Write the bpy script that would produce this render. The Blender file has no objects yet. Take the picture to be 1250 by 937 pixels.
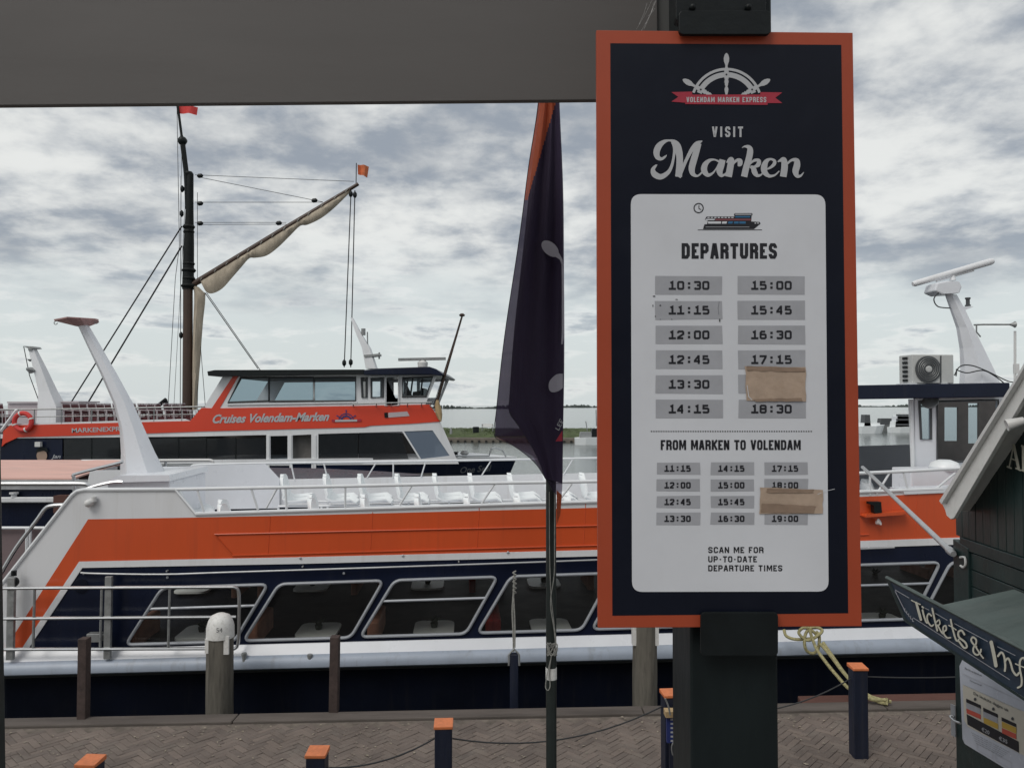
import bpy, bmesh, math, random
from math import sin, cos, pi, radians as R, sqrt, atan
from mathutils import Vector
from mathutils.geometry import tessellate_polygon
random.seed(7)
SC = bpy.context.scene
COL = SC.collection

# ------------------------------------------------------------------ camera, world, sun, exposure
CAMZ = 3.3
F, CX, CY, HY = 939.0, 625.0, 468.5, 494.5
TH = atan((HY - CY) / F)
cam_d = bpy.data.cameras.new('camera'); cam = bpy.data.objects.new('camera', cam_d); COL.objects.link(cam)
cam.location = (0, 0, CAMZ); cam.rotation_euler = (pi/2 + TH, 0, 0)
cam_d.sensor_width = 36; cam_d.lens = F/1250*36; cam_d.clip_end = 20000; cam_d.clip_start = .05
SC.camera = cam
SUN_EL, SUN_AZ = 50, 218           # high behind the camera, behind cloud
w = bpy.data.worlds.new('World'); SC.world = w; w.use_nodes = True
nt = w.node_tree; nt.nodes.clear()
def N(t, **k):
    n = nt.nodes.new(t)
    for a, b in k.items(): setattr(n, a, b)
    return n
def Lk(a, b): nt.links.new(a, b)
def mth(op, a, b=None, clamp=False):
    n = N('ShaderNodeMath', operation=op); n.use_clamp = clamp
    for i, v in enumerate((a, b)):
        if v is None: continue
        if isinstance(v, (int, float)): n.inputs[i].default_value = v
        else: Lk(v, n.inputs[i])
    return n.outputs[0]
def mixc(f, a, b):
    n = N('ShaderNodeMix', data_type='RGBA')
    for s, v in ((n.inputs[0], f), (n.inputs[6], a), (n.inputs[7], b)):
        if isinstance(v, (int, float)): s.default_value = v
        elif isinstance(v, tuple): s.default_value = (*v, 1)
        else: Lk(v, s)
    return n.outputs[2]
def smooth(v, a, b):
    n = N('ShaderNodeMapRange', interpolation_type='SMOOTHSTEP'); Lk(v, n.inputs[0])
    n.inputs[1].default_value = a; n.inputs[2].default_value = b
    return n.outputs[0]
tc = N('ShaderNodeTexCoord'); sep = N('ShaderNodeSeparateXYZ'); Lk(tc.outputs['Generated'], sep.inputs[0])
X_, Y_, Z_ = sep.outputs
zz = mth('ADD', mth('MAXIMUM', Z_, 0.0), .20)
cv = N('ShaderNodeCombineXYZ'); Lk(mth('DIVIDE', X_, zz), cv.inputs[0]); Lk(mth('DIVIDE', Y_, zz), cv.inputs[1])
def noise(vec, scale, det, rough, dist=0., off=(0, 0, 0)):
    m = N('ShaderNodeMapping'); Lk(vec, m.inputs[0]); m.inputs[1].default_value = off
    n = N('ShaderNodeTexNoise'); Lk(m.outputs[0], n.inputs['Vector'])
    n.inputs['Scale'].default_value = scale; n.inputs['Detail'].default_value = det
    n.inputs['Roughness'].default_value = rough; n.inputs['Distortion'].default_value = dist
    return n.outputs[0]
sky = N('ShaderNodeTexSky', sky_type='NISHITA'); sky.sun_disc = False
sky.sun_elevation = R(SUN_EL); sky.sun_rotation = R(SUN_AZ); sky.dust_density = 2.5
n1 = noise(cv.outputs[0], 1.6, 9, .54, .10, (3.1, 1.7, 0))
n2 = noise(cv.outputs[0], 6.0, 8, .58, .10, (8.2, 4.4, 0))
nb = mth('ADD', mth('MULTIPLY', n1, .64), mth('MULTIPLY', n2, .36))
thick = smooth(nb, .385, .60)                               # 0 thin bright cloud .. 1 thick grey cloud
K = 10.0
bright = (.72*K, .725*K, .70*K); grey = (.275*K, .305*K, .345*K); pale = (.58*K, .625*K, .625*K)
cl = mixc(thick, bright, mixc(smooth(n2, .38, .62), (.37*K, .39*K, .41*K), grey))
# far low banks of small cumulus over a pale clear band near the horizon
cv2 = N('ShaderNodeCombineXYZ'); Lk(mth('MULTIPLY', X_, 6.), cv2.inputs[0]); Lk(mth('MULTIPLY', Z_, 26.), cv2.inputs[1]); Lk(mth('MULTIPLY', Y_, 6.), cv2.inputs[2])
n3 = noise(cv2.outputs[0], 1.3, 7, .6, .2, (1.3, 0.4, 0))
lowc = mixc(smooth(n3, .47, .60), pale, mixc(smooth(n3, .54, .68), (.70*K, .72*K, .71*K), (.38*K, .42*K, .455*K)))
up = smooth(mth('ADD', Z_, mth('MULTIPLY', mth('SUBTRACT', n1, .5), .16)), .10, .21)
full = mixc(up, lowc, cl)
withsky = mixc(.9, sky.outputs[0], full)
bg = N('ShaderNodeBackground'); Lk(withsky, bg.inputs[0]); bg.inputs[1].default_value = .1
out = N('ShaderNodeOutputWorld'); Lk(bg.outputs[0], out.inputs[0])
sd = bpy.data.lights.new('sun', 'SUN'); so = bpy.data.objects.new('sun', sd); COL.objects.link(so)
sd.energy = 1.15; sd.angle = R(30); sd.color = (1, .96, .90)
so.rotation_euler = (-R(90-SUN_EL), 0, -R(SUN_AZ)); so.location = (0, 0, 40)
SC.view_settings.view_transform = 'Standard'; SC.view_settings.look = 'None'
SC.view_settings.exposure = 0.25; SC.view_settings.gamma = 1
try:
    SC.cycles.use_denoising = True; SC.cycles.max_bounces = 8; SC.cycles.transparent_max_bounces = 16
except Exception: pass

# ------------------------------------------------------------------ image-to-place geometry
def ray(px, py):
    xc, yc = (px-CX)/F, (CY-py)/F
    return Vector((xc, cos(TH)-yc*sin(TH), sin(TH)+yc*cos(TH)))
C0 = Vector((0, 0, CAMZ))
def P(px, py, Y):
    d = ray(px, py); return C0 + d*(Y/d.y)
def plane(a, b):                      # vertical plane y = a + b x ; off moves it away from the camera
    def f(px, py, off=0.):
        d = ray(px, py); return C0 + d*((a+off)/(d.y-b*d.x))
    return f
def vplaneX(x0, y0, ang):             # vertical plane running away from camera
    n = Vector((cos(ang), -sin(ang), 0))
    def f(px, py, off=0.):            # off towards the left (out of the wall)
        d = ray(px, py); t = (n.dot(Vector((x0, y0, 0))) - off - n.dot(Vector((C0.x, C0.y, 0))))/n.dot(d)
        return C0 + d*t
    return f
def G(px, py, z=0.):
    d = ray(px, py); return C0 + d*((z-CAMZ)/d.z)

# ------------------------------------------------------------------ materials
def mat(name, col, rough=.5, metal=0., var=.0, vscale=4., bump=0., bscale=60., spec=.5, dirt=0., dcol=(.08, .07, .06), trans=0., alpha=1., coat=0., stretch=(1, 1, 1), isl=0., streak=0., scol=(.12, .10, .085)):
    m = bpy.data.materials.new(name); m.use_nodes = True
    t = m.node_tree; b = t.nodes['Principled BSDF']
    b.inputs['Base Color'].default_value = (*col, 1); b.inputs['Roughness'].default_value = rough
    b.inputs['Metallic'].default_value = metal; b.inputs['Specular IOR Level'].default_value = spec
    b.inputs['Transmission Weight'].default_value = trans; b.inputs['Alpha'].default_value = alpha
    b.inputs['Coat Weight'].default_value = coat
    g = t.nodes.new('ShaderNodeNewGeometry'); mp = t.nodes.new('ShaderNodeMapping')
    t.links.new(g.outputs['Position'], mp.inputs[0]); mp.inputs[3].default_value = stretch
    cur = None
    def nz(sc, det=5, ro=.6):
        n = t.nodes.new('ShaderNodeTexNoise'); t.links.new(mp.outputs[0], n.inputs['Vector'])
        n.inputs['Scale'].default_value = sc; n.inputs['Detail'].default_value = det; n.inputs['Roughness'].default_value = ro
        return n.outputs[0]
    def mx(f, a, b2, bt='MIX'):
        n = t.nodes.new('ShaderNodeMix'); n.data_type = 'RGBA'; n.blend_type = bt
        for s, v in ((n.inputs[0], f), (n.inputs[6], a), (n.inputs[7], b2)):
            if isinstance(v, (int, float)): s.default_value = v
            elif isinstance(v, tuple): s.default_value = (*v, 1)
            else: t.links.new(v, s)
        return n.outputs[2]
    if var:
        r = t.nodes.new('ShaderNodeMapRange'); t.links.new(nz(vscale), r.inputs[0])
        r.inputs[1].default_value = .3; r.inputs[2].default_value = .7
        cur = mx(r.outputs[0], tuple(c*(1-var) for c in col), tuple(min(1, c*(1+var)) for c in col))
    if isl:
        oi = t.nodes.new('ShaderNodeObjectInfo'); ad = t.nodes.new('ShaderNodeMath'); ad.operation = 'ADD'
        t.links.new(oi.outputs['Random'], ad.inputs[0]); t.links.new(g.outputs['Random Per Island'], ad.inputs[1])
        fr = t.nodes.new('ShaderNodeMath'); fr.operation = 'FRACT'; t.links.new(ad.outputs[0], fr.inputs[0])
        cr = t.nodes.new('ShaderNodeValToRGB'); t.links.new(fr.outputs[0], cr.inputs[0])
        cr.color_ramp.elements[0].color = (1-isl, 1-isl, 1-isl*.9, 1); cr.color_ramp.elements[1].color = (1+isl, 1+isl*.9, 1+isl*.85, 1)
        cur = mx(1., cur if cur else col, cr.outputs[0], 'MULTIPLY')
    if dirt:
        r = t.nodes.new('ShaderNodeMapRange'); t.links.new(nz(vscale*2.3, 5, .62), r.inputs[0])
        r.inputs[1].default_value = .52; r.inputs[2].default_value = .75; r.inputs[4].default_value = dirt
        cur = mx(r.outputs[0], cur if cur else col, dcol)
    if streak:
        mp2 = t.nodes.new('ShaderNodeMapping'); t.links.new(g.outputs['Position'], mp2.inputs[0]); mp2.inputs[3].default_value = (1, 1, .045)
        n = t.nodes.new('ShaderNodeTexNoise'); t.links.new(mp2.outputs[0], n.inputs['Vector']); n.inputs['Scale'].default_value = 9; n.inputs['Detail'].default_value = 6; n.inputs['Roughness'].default_value = .65
        r = t.nodes.new('ShaderNodeMapRange'); t.links.new(n.outputs[0], r.inputs[0]); r.inputs[1].default_value = .54; r.inputs[2].default_value = .78; r.inputs[4].default_value = streak
        cur = mx(r.outputs[0], cur if cur else col, scol)
    if cur: t.links.new(cur, b.inputs['Base Color'])
    if rough > .05 and rough < .95:
        r = t.nodes.new('ShaderNodeMapRange'); t.links.new(nz(vscale*3), r.inputs[0])
        r.inputs[3].default_value = rough*.8; r.inputs[4].default_value = min(1, rough*1.25)
        t.links.new(r.outputs[0], b.inputs['Roughness'])
    if bump:
        bp = t.nodes.new('ShaderNodeBump'); bp.inputs['Strength'].default_value = bump; bp.inputs['Distance'].default_value = .01
        t.links.new(nz(bscale, 4), bp.inputs['Height']); t.links.new(bp.outputs[0], b.inputs['Normal'])
    return m
def glassy(name, tint, transp, rough=.04, body=(.01, .013, .015)):
    m = bpy.data.materials.new(name); m.use_nodes = True; t = m.node_tree; b = t.nodes['Principled BSDF']
    b.inputs['Base Color'].default_value = (*body, 1); b.inputs['Roughness'].default_value = rough
    tr = t.nodes.new('ShaderNodeBsdfTransparent'); tr.inputs[0].default_value = (*tint, 1)
    mx = t.nodes.new('ShaderNodeMixShader'); mx.inputs[0].default_value = transp
    t.links.new(b.outputs[0], mx.inputs[1]); t.links.new(tr.outputs[0], mx.inputs[2])
    t.links.new(mx.outputs[0], t.nodes['Material Output'].inputs[0]); return m
M = {}
M['white'] = mat('white_boat_paint', (.74, .75, .77), .35, streak=.30, scol=(.45, .42, .37), var=.05, vscale=.8, dirt=.22, dcol=(.42, .41, .38), stretch=(1, 1, .25))
M['white2'] = mat('white_gloss_paint', (.72, .74, .78), .28, var=.04, vscale=1.5, dirt=.10, dcol=(.5, .5, .48))
M['seat'] = mat('white_plastic', (.84, .87, .88), .35, var=.03, vscale=9, dirt=.1, dcol=(.6, .6, .56))
M['orange'] = mat('orange_boat_paint', (.60, .085, .022), .34, streak=.35, scol=(.33, .06, .03), var=.10, vscale=.7, dirt=.25, dcol=(.42, .065, .025), stretch=(1, 1, .3), bump=.12, bscale=1.6)
M['orange2'] = mat('red_orange_boat_paint', (.66, .055, .022), .35, var=.06, vscale=.4)
M['navy'] = mat('navy_boat_paint', (.007, .011, .028), .28, streak=.4, scol=(.03, .032, .04), bump=.1, bscale=1.5, spec=.22, var=.3, vscale=.7, dirt=.2, dcol=(.02, .022, .03), stretch=(1, 1, .4))
M['navy_low'] = mat('navy_hull_paint', (.003, .005, .013), .6, streak=.7, scol=(.018, .017, .019), var=.3, vscale=1.1, dirt=.3, dcol=(.012, .013, .018), spec=.15)
M['strake'] = mat('reflection_tinted_strake', (.36, .41, .49), .42, streak=.6, scol=(.2, .2, .2), var=.08, vscale=1.6, dirt=.4, dcol=(.2, .22, .25), stretch=(.5, 1, 1))  # blue-grey of the side's reflection is put into the base colour
M['strake_dark'] = mat('dark_rubber', (.06, .06, .062), .7, var=.2, vscale=5)
M['steel'] = mat('stainless_tube', (.55, .56, .57), .3, metal=.9, var=.1, vscale=6)
M['whitetube'] = mat('white_tube_paint', (.72, .74, .76), .35, var=.04, vscale=5)
M['galv'] = mat('galvanised_steel', (.30, .31, .31), .5, metal=.5, var=.2, vscale=12, dirt=.3, dcol=(.12, .11, .1))
M['glass'] = glassy('dark_cabin_glass', (.82, .82, .80), .80, .03, (.05, .05, .05))
M['glass2'] = glassy('pale_cabin_glass', (.75, .85, .9), .75)
M['glassdark'] = glassy('near_black_glass', (.5, .5, .5), .45, .05, (.035, .04, .045))
M['alu'] = mat('grey_window_frame', (.38, .40, .43), .4, metal=.3, var=.06, vscale=7)
M['cabin'] = mat('cabin_lining', (.10, .095, .09), .7, var=.2, vscale=3)
M['brownseat'] = mat('brown_upholstery', (.34, .17, .12), .7, var=.25, vscale=6, bump=.2)
M['redseat'] = mat('red_upholstery', (.22, .02, .02), .7, var=.2, vscale=6)
M['table'] = mat('pale_table_laminate', (.82, .85, .83), .4, var=.05)
M['leaf'] = mat('dark_leaf', (.02, .03, .02), .6, var=.3)
M['pink'] = mat('faded_pink_awning', (.66, .40, .34), .7, var=.1, vscale=1.2, dirt=.5, dcol=(.5, .36, .32), stretch=(.4, 3, 1))
M['greypink'] = mat('grey_pink_panel', (.20, .15, .155), .6, var=.06)
M['black'] = mat('black_paint', (.007, .010, .011), .45, spec=.25, var=.3, vscale=8, bump=.15, bscale=25)
M['blackpost'] = mat('black_green_post_paint', (.008, .012, .013), .42, spec=.2, var=.35, vscale=5, bump=.2, bscale=18, stretch=(1, 1, .3))
M['signorange'] = mat('shade_darkened_orange_print', (.36, .055, .018), .55, var=.07, vscale=3, dirt=.12, dcol=(.3, .07, .04))  # orange lowered to carry the shade lying on the sign
M['signnavy'] = mat('sign_navy_print', (.005, .007, .015), .38, spec=.22, var=.12, vscale=4, dirt=.12, dcol=(.022, .025, .035))
M['card'] = mat('shade_darkened_white_print', (.64, .66, .70), .42, var=.04, vscale=5, dirt=.10, dcol=(.46, .46, .47))  # white dimmed in the base colour for the same shade as the border
M['patch'] = mat('grey_time_print', (.37, .38, .41), .45, var=.07, vscale=14, dirt=.2, dcol=(.28, .28, .3))
M['ink'] = mat('black_ink', (.010, .011, .016), .5)
M['pgrey'] = mat('sign_grey_white_print', (.44, .45, .47), .5, var=.03)
M['pred'] = mat('sign_red_print', (.36, .022, .045), .5, var=.06, vscale=20)
M['pblue'] = mat('sign_blue_print', (.03, .14, .28), .5)
M['pmaroon'] = mat('sign_maroon_print', (.20, .06, .07), .5)
M['tape'] = mat('brown_parcel_tape', (.43, .33, .255), .3, var=.12, vscale=22, bump=.12, bscale=50, dirt=.3, dcol=(.26, .18, .12))
M['fascia'] = mat('canopy_grey_board', (.112, .105, .101), .7, var=.10, vscale=1.1, dirt=.35, dcol=(.085, .08, .075), bump=.1, bscale=12, stretch=(.2, 1, 1))
M['fasciaside'] = mat('canopy_dark_board', (.07, .072, .07), .6, var=.1)
M['web'] = mat('cobweb', (.75, .75, .75), .6)
M['rope'] = mat('weathered_rope', (.30, .30, .28), .85, var=.25, vscale=40, bump=.5, bscale=200)
M['ropey'] = mat('yellow_mooring_rope', (.36, .33, .17), .85, var=.35, vscale=35, bump=.6, bscale=160)
M['ropedark'] = mat('dark_rigging', (.03, .03, .032), .8)
M['cable'] = mat('dark_cable', (.035, .037, .04), .6)
M['pole'] = mat('dark_green_flagpole_paint', (.012, .018, .017), .4, var=.3, vscale=9)
M['bollard'] = mat('navy_wood_paint', (.010, .015, .034), .5, streak=.5, scol=(.05, .05, .055), var=.25, vscale=9, bump=.25, bscale=40, stretch=(1, 1, .2), dirt=.25, dcol=(.03, .032, .04))
M['cap'] = mat('orange_wood_paint', (.66, .20, .075), .55, var=.14, vscale=25, dirt=.4, dcol=(.42, .15, .08))
M['pile'] = mat('weathered_grey_wood', (.135, .125, .105), .9, var=.35, vscale=12, bump=.9, bscale=30, stretch=(1, 1, .12), dirt=.6, dcol=(.05, .047, .04))
M['pilewhite'] = mat('worn_white_cap', (.72, .72, .70), .5, var=.06, vscale=12, dirt=.6, dcol=(.4, .39, .36))
M['rust'] = mat('rusty_brown_steel', (.060, .042, .038), .8, var=.3, vscale=14, bump=.3)
M['beam'] = mat('quay_timber', (.105, .090, .080), .85, var=.3, vscale=4, bump=.7, bscale=25, stretch=(.15, 1, 1), dirt=.5, dcol=(.05, .042, .036))
M['beamred'] = mat('red_brown_timber', (.10, .045, .035), .8, var=.25, vscale=5, bump=.5, stretch=(.2, 1, 1))
M['concrete'] = mat('pale_concrete', (.30, .30, .29), .85, var=.2, vscale=5, bump=.3)
M['joint'] = mat('sand_joint', (.15, .128, .108), .95, var=.4, vscale=8, bump=.5, bscale=90)
M['brick'] = mat('clay_paver', (.158, .130, .112), .88, var=.22, vscale=1.6, bump=.6, bscale=60, isl=.15, dirt=.7, dcol=(.20, .175, .15))
M['green'] = mat('dark_green_boards', (.013, .031, .030), .40, streak=.45, scol=(.055, .066, .062), var=.3, vscale=5, bump=.3, bscale=30, stretch=(1, 1, .25), isl=.15)
M['greenh'] = mat('dark_green_frame', (.012, .028, .028), .42, streak=.5, scol=(.045, .055, .053), var=.25, vscale=6, bump=.2, bscale=30, dirt=.2, dcol=(.04, .055, .055))
M['felt'] = mat('grey_green_roofing', (.085, .112, .106), .6, var=.22, vscale=2.5, bump=.2, bscale=18, dirt=.3, dcol=(.16, .18, .17), stretch=(.5, 1.5, 1))
M['barge'] = mat('pale_grey_bargeboard', (.72, .72, .70), .5, var=.06, vscale=4, dirt=.25, dcol=(.34, .34, .32))
M['boardblue'] = mat('slate_blue_signboard', (.018, .036, .062), .4, var=.15, vscale=8, dirt=.2, dcol=(.06, .08, .09))
M['cream'] = mat('cream_lettering', (.58, .57, .48), .5, var=.05)
M['paper'] = mat('glossy_poster_paper', (.52, .55, .62), .25, var=.04, vscale=7)
M['papercream'] = mat('poster_cream', (.58, .55, .47), .3)
M['yellow'] = mat('poster_yellow', (.55, .36, .06), .35)
M['postred'] = mat('poster_red', (.55, .09, .06), .35)
M['flag'] = None
M['wood'] = mat('varnished_spar', (.050, .026, .016), .45, var=.25, vscale=3, stretch=(1, 1, .2))
M['mast_dark'] = mat('dark_mast_paint', (.009, .011, .011), .6, spec=.2, var=.3, vscale=4)
M['sail'] = mat('cream_canvas', (.42, .36, .28), .9, var=.25, vscale=2.5, streak=.6, scol=(.22, .18, .13), bump=1., bscale=5, stretch=(1, 1, .3))
M['red'] = mat('red_cloth', (.62, .05, .045), .7, var=.1)
M['maroon'] = mat('maroon_slats', (.10, .014, .020), .6, var=.2)
M['pinkgrey'] = mat('pink_grey_locker', (.50, .44, .46), .5, var=.05)
M['grass'] = mat('bank_grass', (.058, .080, .026), .9, var=.4, vscale=1.3, bump=.8, bscale=14)
M['tree'] = mat('hazed_foliage', (.085, .10, .095), .95, var=.3, vscale=.05)  # distance haze is mixed into this foliage colour
M['stone'] = mat('dock_edge_stone', (.16, .14, .115), .85, var=.25, vscale=1.2)
M['darkwood'] = mat('dark_dock_piles', (.025, .023, .02), .9)
M['tan'] = mat('tan_canvas', (.42, .30, .16), .85, var=.2, vscale=5)
M['greydeck'] = mat('grey_deck_paint', (.22, .23, .25), .6, var=.08, vscale=2)
M['whwall'] = mat('brown_grey_wheelhouse_lining', (.13, .10, .09), .6, var=.2, vscale=4)
M['strut'] = mat('grey_aluminium_pole', (.42, .43, .44), .4, metal=.3, var=.1, vscale=8)
M['ac'] = mat('air_conditioner_casing', (.52, .53, .52), .45, var=.04, vscale=5, dirt=.15, dcol=(.4, .4, .38))
M['dkgrey'] = mat('dark_grey_grille', (.07, .075, .08), .5)
M['lamp'] = mat('white_lamp_housing', (.66, .66, .65), .4, dirt=.2, dcol=(.4, .4, .38))
M['skin'] = mat('poster_skin_print', (.36, .25, .19), .5)
M['bluestuff'] = mat('blue_board_print', (.02, .035, .16), .5)
M['wallbrick'] = mat('house_wall_brick', (.17, .10, .08), .85, var=.3, vscale=6, bump=.4)
M['slabs'] = mat('terrace_slab', (.20, .19, .18), .85, var=.2, vscale=4, bump=.3)
def mflag(name, col, tr):
    m = bpy.data.materials.new(name); m.use_nodes = True; t = m.node_tree
    b = t.nodes['Principled BSDF']; b.inputs['Base Color'].default_value = (*col, 1); b.inputs['Roughness'].default_value = .7
    tl = t.nodes.new('ShaderNodeBsdfTranslucent'); tl.inputs[0].default_value = (*col, 1)
    tp = t.nodes.new('ShaderNodeBsdfTransparent'); tp.inputs[0].default_value = (.80, .74, .86, 1)
    a = t.nodes.new('ShaderNodeMixShader'); a.inputs[0].default_value = .35
    c = t.nodes.new('ShaderNodeMixShader'); c.inputs[0].default_value = tr
    wv = t.nodes.new('ShaderNodeTexNoise'); wv.inputs['Scale'].default_value = 14; wv.inputs['Detail'].default_value = 8
    bp = t.nodes.new('ShaderNodeBump'); bp.inputs['Strength'].default_value = .5; bp.inputs['Distance'].default_value = .02
    t.links.new(wv.outputs[0], bp.inputs['Height']); t.links.new(bp.outputs[0], b.inputs['Normal'])
    t.links.new(b.outputs[0], a.inputs[1]); t.links.new(tl.outputs[0], a.inputs[2])
    t.links.new(a.outputs[0], c.inputs[1]); t.links.new(tp.outputs[0], c.inputs[2])
    t.links.new(c.outputs[0], t.nodes['Material Output'].inputs[0]); return m
M['flag'] = mflag('sheer_navy_flag_cloth', (.042, .026, .068), .10)
M['flagdense'] = mflag('lined_navy_flag_cloth', (.034, .021, .056), .03)
M['flaglow'] = mflag('single_layer_navy_cloth', (.034, .024, .052), .30)
M['flagor'] = mflag('orange_flag_cloth', (.48, .10, .035), .06)
M['flagwhite'] = mflag('white_flag_print', (.50, .48, .55), .0)
def mwater():
    m = bpy.data.materials.new('harbour_water'); m.use_nodes = True; t = m.node_tree; b = t.nodes['Principled BSDF']
    b.inputs['Base Color'].default_value = (.045, .06, .058, 1); b.inputs['Roughness'].default_value = .12
    b.inputs['IOR'].default_value = 1.33; b.inputs['Specular IOR Level'].default_value = .8
    g = t.nodes.new('ShaderNodeNewGeometry'); mp = t.nodes.new('ShaderNodeMapping'); mp.inputs[3].default_value = (.6, 1.4, 1)
    t.links.new(g.outputs['Position'], mp.inputs[0])
    n = t.nodes.new('ShaderNodeTexNoise'); n.inputs['Scale'].default_value = 1.1; n.inputs['Detail'].default_value = 6; n.inputs['Roughness'].default_value = .6
    t.links.new(mp.outputs[0], n.inputs['Vector'])
    bp = t.nodes.new('ShaderNodeBump'); bp.inputs['Strength'].default_value = .35; bp.inputs['Distance'].default_value = .12
    t.links.new(n.outputs[0], bp.inputs['Height']); t.links.new(bp.outputs[0], b.inputs['Normal']); return m
M['water'] = mwater()

# ------------------------------------------------------------------ mesh helpers
def V(*a): return Vector(a)
class MB:
    def __init__(s): s.v = []; s.f = []; s.m = []; s.cm = 0
    def add(s, vs, fs):
        o = len(s.v); s.v += [Vector(p) for p in vs]
        for f in fs: s.f.append([i+o for i in f]); s.m.append(s.cm)
        return s
    def hexa(s, b, t):                 # two quads, bottom and top
        return s.add(list(b)+list(t), [(0, 1, 2, 3), (4, 5, 6, 7), (0, 1, 5, 4), (1, 2, 6, 5), (2, 3, 7, 6), (3, 0, 4, 7)])
    def box(s, x0, x1, y0, y1, z0, z1):
        return s.hexa([(x0, y0, z0), (x1, y0, z0), (x1, y1, z0), (x0, y1, z0)], [(x0, y0, z1), (x1, y0, z1), (x1, y1, z1), (x0, y1, z1)])
    def obox(s, c, hx, hy, hz, ax=(1, 0, 0), ay=(0, 1, 0), az=(0, 0, 1)):
        c = Vector(c); ax = Vector(ax)*hx; ay = Vector(ay)*hy; az = Vector(az)*hz
        return s.hexa([c-ax-ay-az, c+ax-ay-az, c+ax+ay-az, c-ax+ay-az], [c-ax-ay+az, c+ax-ay+az, c+ax+ay+az, c-ax+ay+az])
    def prism(s, outer, vec, holes=()):
        loops = [[Vector(p) for p in outer]] + [[Vector(p) for p in h] for h in holes]
        tri = tessellate_polygon(loops); flat = [p for l in loops for p in l]; n = len(flat); vec = Vector(vec)
        fs = [tuple(t) for t in tri] + [tuple(i+n for i in t) for t in tri]
        o = 0
        for l in loops:
            k = len(l)
            for i in range(k): fs.append((o+i, o+(i+1) % k, n+o+(i+1) % k, n+o+i))
            o += k
        return s.add(flat+[p+vec for p in flat], fs)
    def sheet(s, outer, holes=()):
        loops = [[Vector(p) for p in outer]] + [[Vector(p) for p in h] for h in holes]
        return s.add([p for l in loops for p in l], [tuple(t) for t in tessellate_polygon(loops)])
    def tube(s, pts, r, seg=8, closed=False, cap=True):
        pts = [Vector(p) for p in pts]; n = len(pts); rs = r if isinstance(r, (list, tuple)) else [r]*n
        vs = []; fs = []; up = None
        for i, p in enumerate(pts):
            a = pts[(i-1) % n] if (i > 0 or closed) else p; b = pts[(i+1) % n] if (i < n-1 or closed) else p
            t = (b-a).normalized() if (b-a).length > 1e-9 else Vector((0, 0, 1))
            if up is None: up = Vector((0, 0, 1)) if abs(t.z) < .9 else Vector((1, 0, 0))
            u = t.cross(up); u = u.normalized() if u.length > 1e-6 else t.orthogonal().normalized(); q = t.cross(u); up = -q if True else up
            q = u.cross(t)
            for k in range(seg):
                an = 2*pi*k/seg; vs.append(p + (u*cos(an) + q*sin(an))*rs[i])
            up = q
        for i in range(n if closed else n-1):
            j = (i+1) % n
            for k in range(seg): fs.append((i*seg+k, i*seg+(k+1) % seg, j*seg+(k+1) % seg, j*seg+k))
        if cap and not closed: fs += [tuple(range(seg)), tuple((n-1)*seg+k for k in range(seg))]
        return s.add(vs, fs)
    def lathe(s, c, prof, seg=16, axis=(0, 0, 1)):
        ax = Vector(axis).normalized(); u = ax.orthogonal().normalized(); q = ax.cross(u); c = Vector(c); vs = []; fs = []
        for (r, h) in prof:
            for k in range(seg):
                a = 2*pi*k/seg; vs.append(c+ax*h+(u*cos(a)+q*sin(a))*r)
        for i in range(len(prof)-1):
            for k in range(seg): fs.append((i*seg+k, i*seg+(k+1) % seg, (i+1)*seg+(k+1) % seg, (i+1)*seg+k))
        fs += [tuple(range(seg)), tuple((len(prof)-1)*seg+k for k in range(seg))]
        return s.add(vs, fs)
    def loft(s, secs, closed=True, caps=True):
        n = len(secs[0]); vs = [p for sec in secs for p in sec]; fs = []
        for i in range(len(secs)-1):
            for k in range(n if closed else n-1):
                j = (k+1) % n; fs.append((i*n+k, i*n+j, (i+1)*n+j, (i+1)*n+k))
        if caps: fs += [tuple(range(n)), tuple((len(secs)-1)*n+k for k in range(n))]
        return s.add(vs, fs)
    def build(s, name, m, parent=None, smooth=False, bevel=0., label=None, recalc=True):
        org = getattr(parent, 'ORG', None)
        o_ = ROOT.get(parent.name) if parent is not None else None
        me = bpy.data.meshes.new(name)
        if o_ is not None: vs = [p-o_ for p in s.v]
        elif parent is None:
            mn = Vector([min(p[i] for p in s.v) for i in range(3)]); mxx = Vector([max(p[i] for p in s.v) for i in range(3)])
            c = (mn+mxx)/2; c.z = mn.z; vs = [p-c for p in s.v]
        else: vs = s.v
        me.from_pydata([tuple(p) for p in vs], [], s.f)
        mm = m if isinstance(m, (list, tuple)) else [m]
        for x in mm: me.materials.append(M[x] if isinstance(x, str) else x)
        if len(mm) > 1: me.polygons.foreach_set('material_index', s.m)
        if recalc:
            b = bmesh.new(); b.from_mesh(me); bmesh.ops.recalc_face_normals(b, faces=b.faces); b.to_mesh(me); b.free()
        if smooth: me.polygons.foreach_set('use_smooth', [True]*len(me.polygons))
        me.update()
        o = bpy.data.objects.new(name, me); COL.objects.link(o)
        if parent is not None:
            o.parent = parent
            if o_ is not None: ROOT[o.name] = o_
        else: o.location = c; ROOT[o.name] = c
        if bevel:
            md = o.modifiers.new('bevel', 'BEVEL'); md.width = bevel; md.segments = 2; md.limit_method = 'ANGLE'; md.angle_limit = R(40)
        if smooth:
            try:
                for p in me.polygons: pass
                me.set_sharp_from_angle(angle=R(42))
            except Exception: pass
        if label: o['label'] = label
        return o
ROOT = {}
def tag(o, label=None, cat=None, group=None, kind=None):
    if label: o['label'] = label
    if cat: o['category'] = cat
    if group: o['group'] = group
    if kind: o['kind'] = kind
    return o
def thing(name, loc, label, cat, group=None):
    o = bpy.data.objects.new(name, None); COL.objects.link(o); o.location = loc; o.empty_display_size = .2
    ROOT[o.name] = Vector(loc); return tag(o, label, cat, group)
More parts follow.
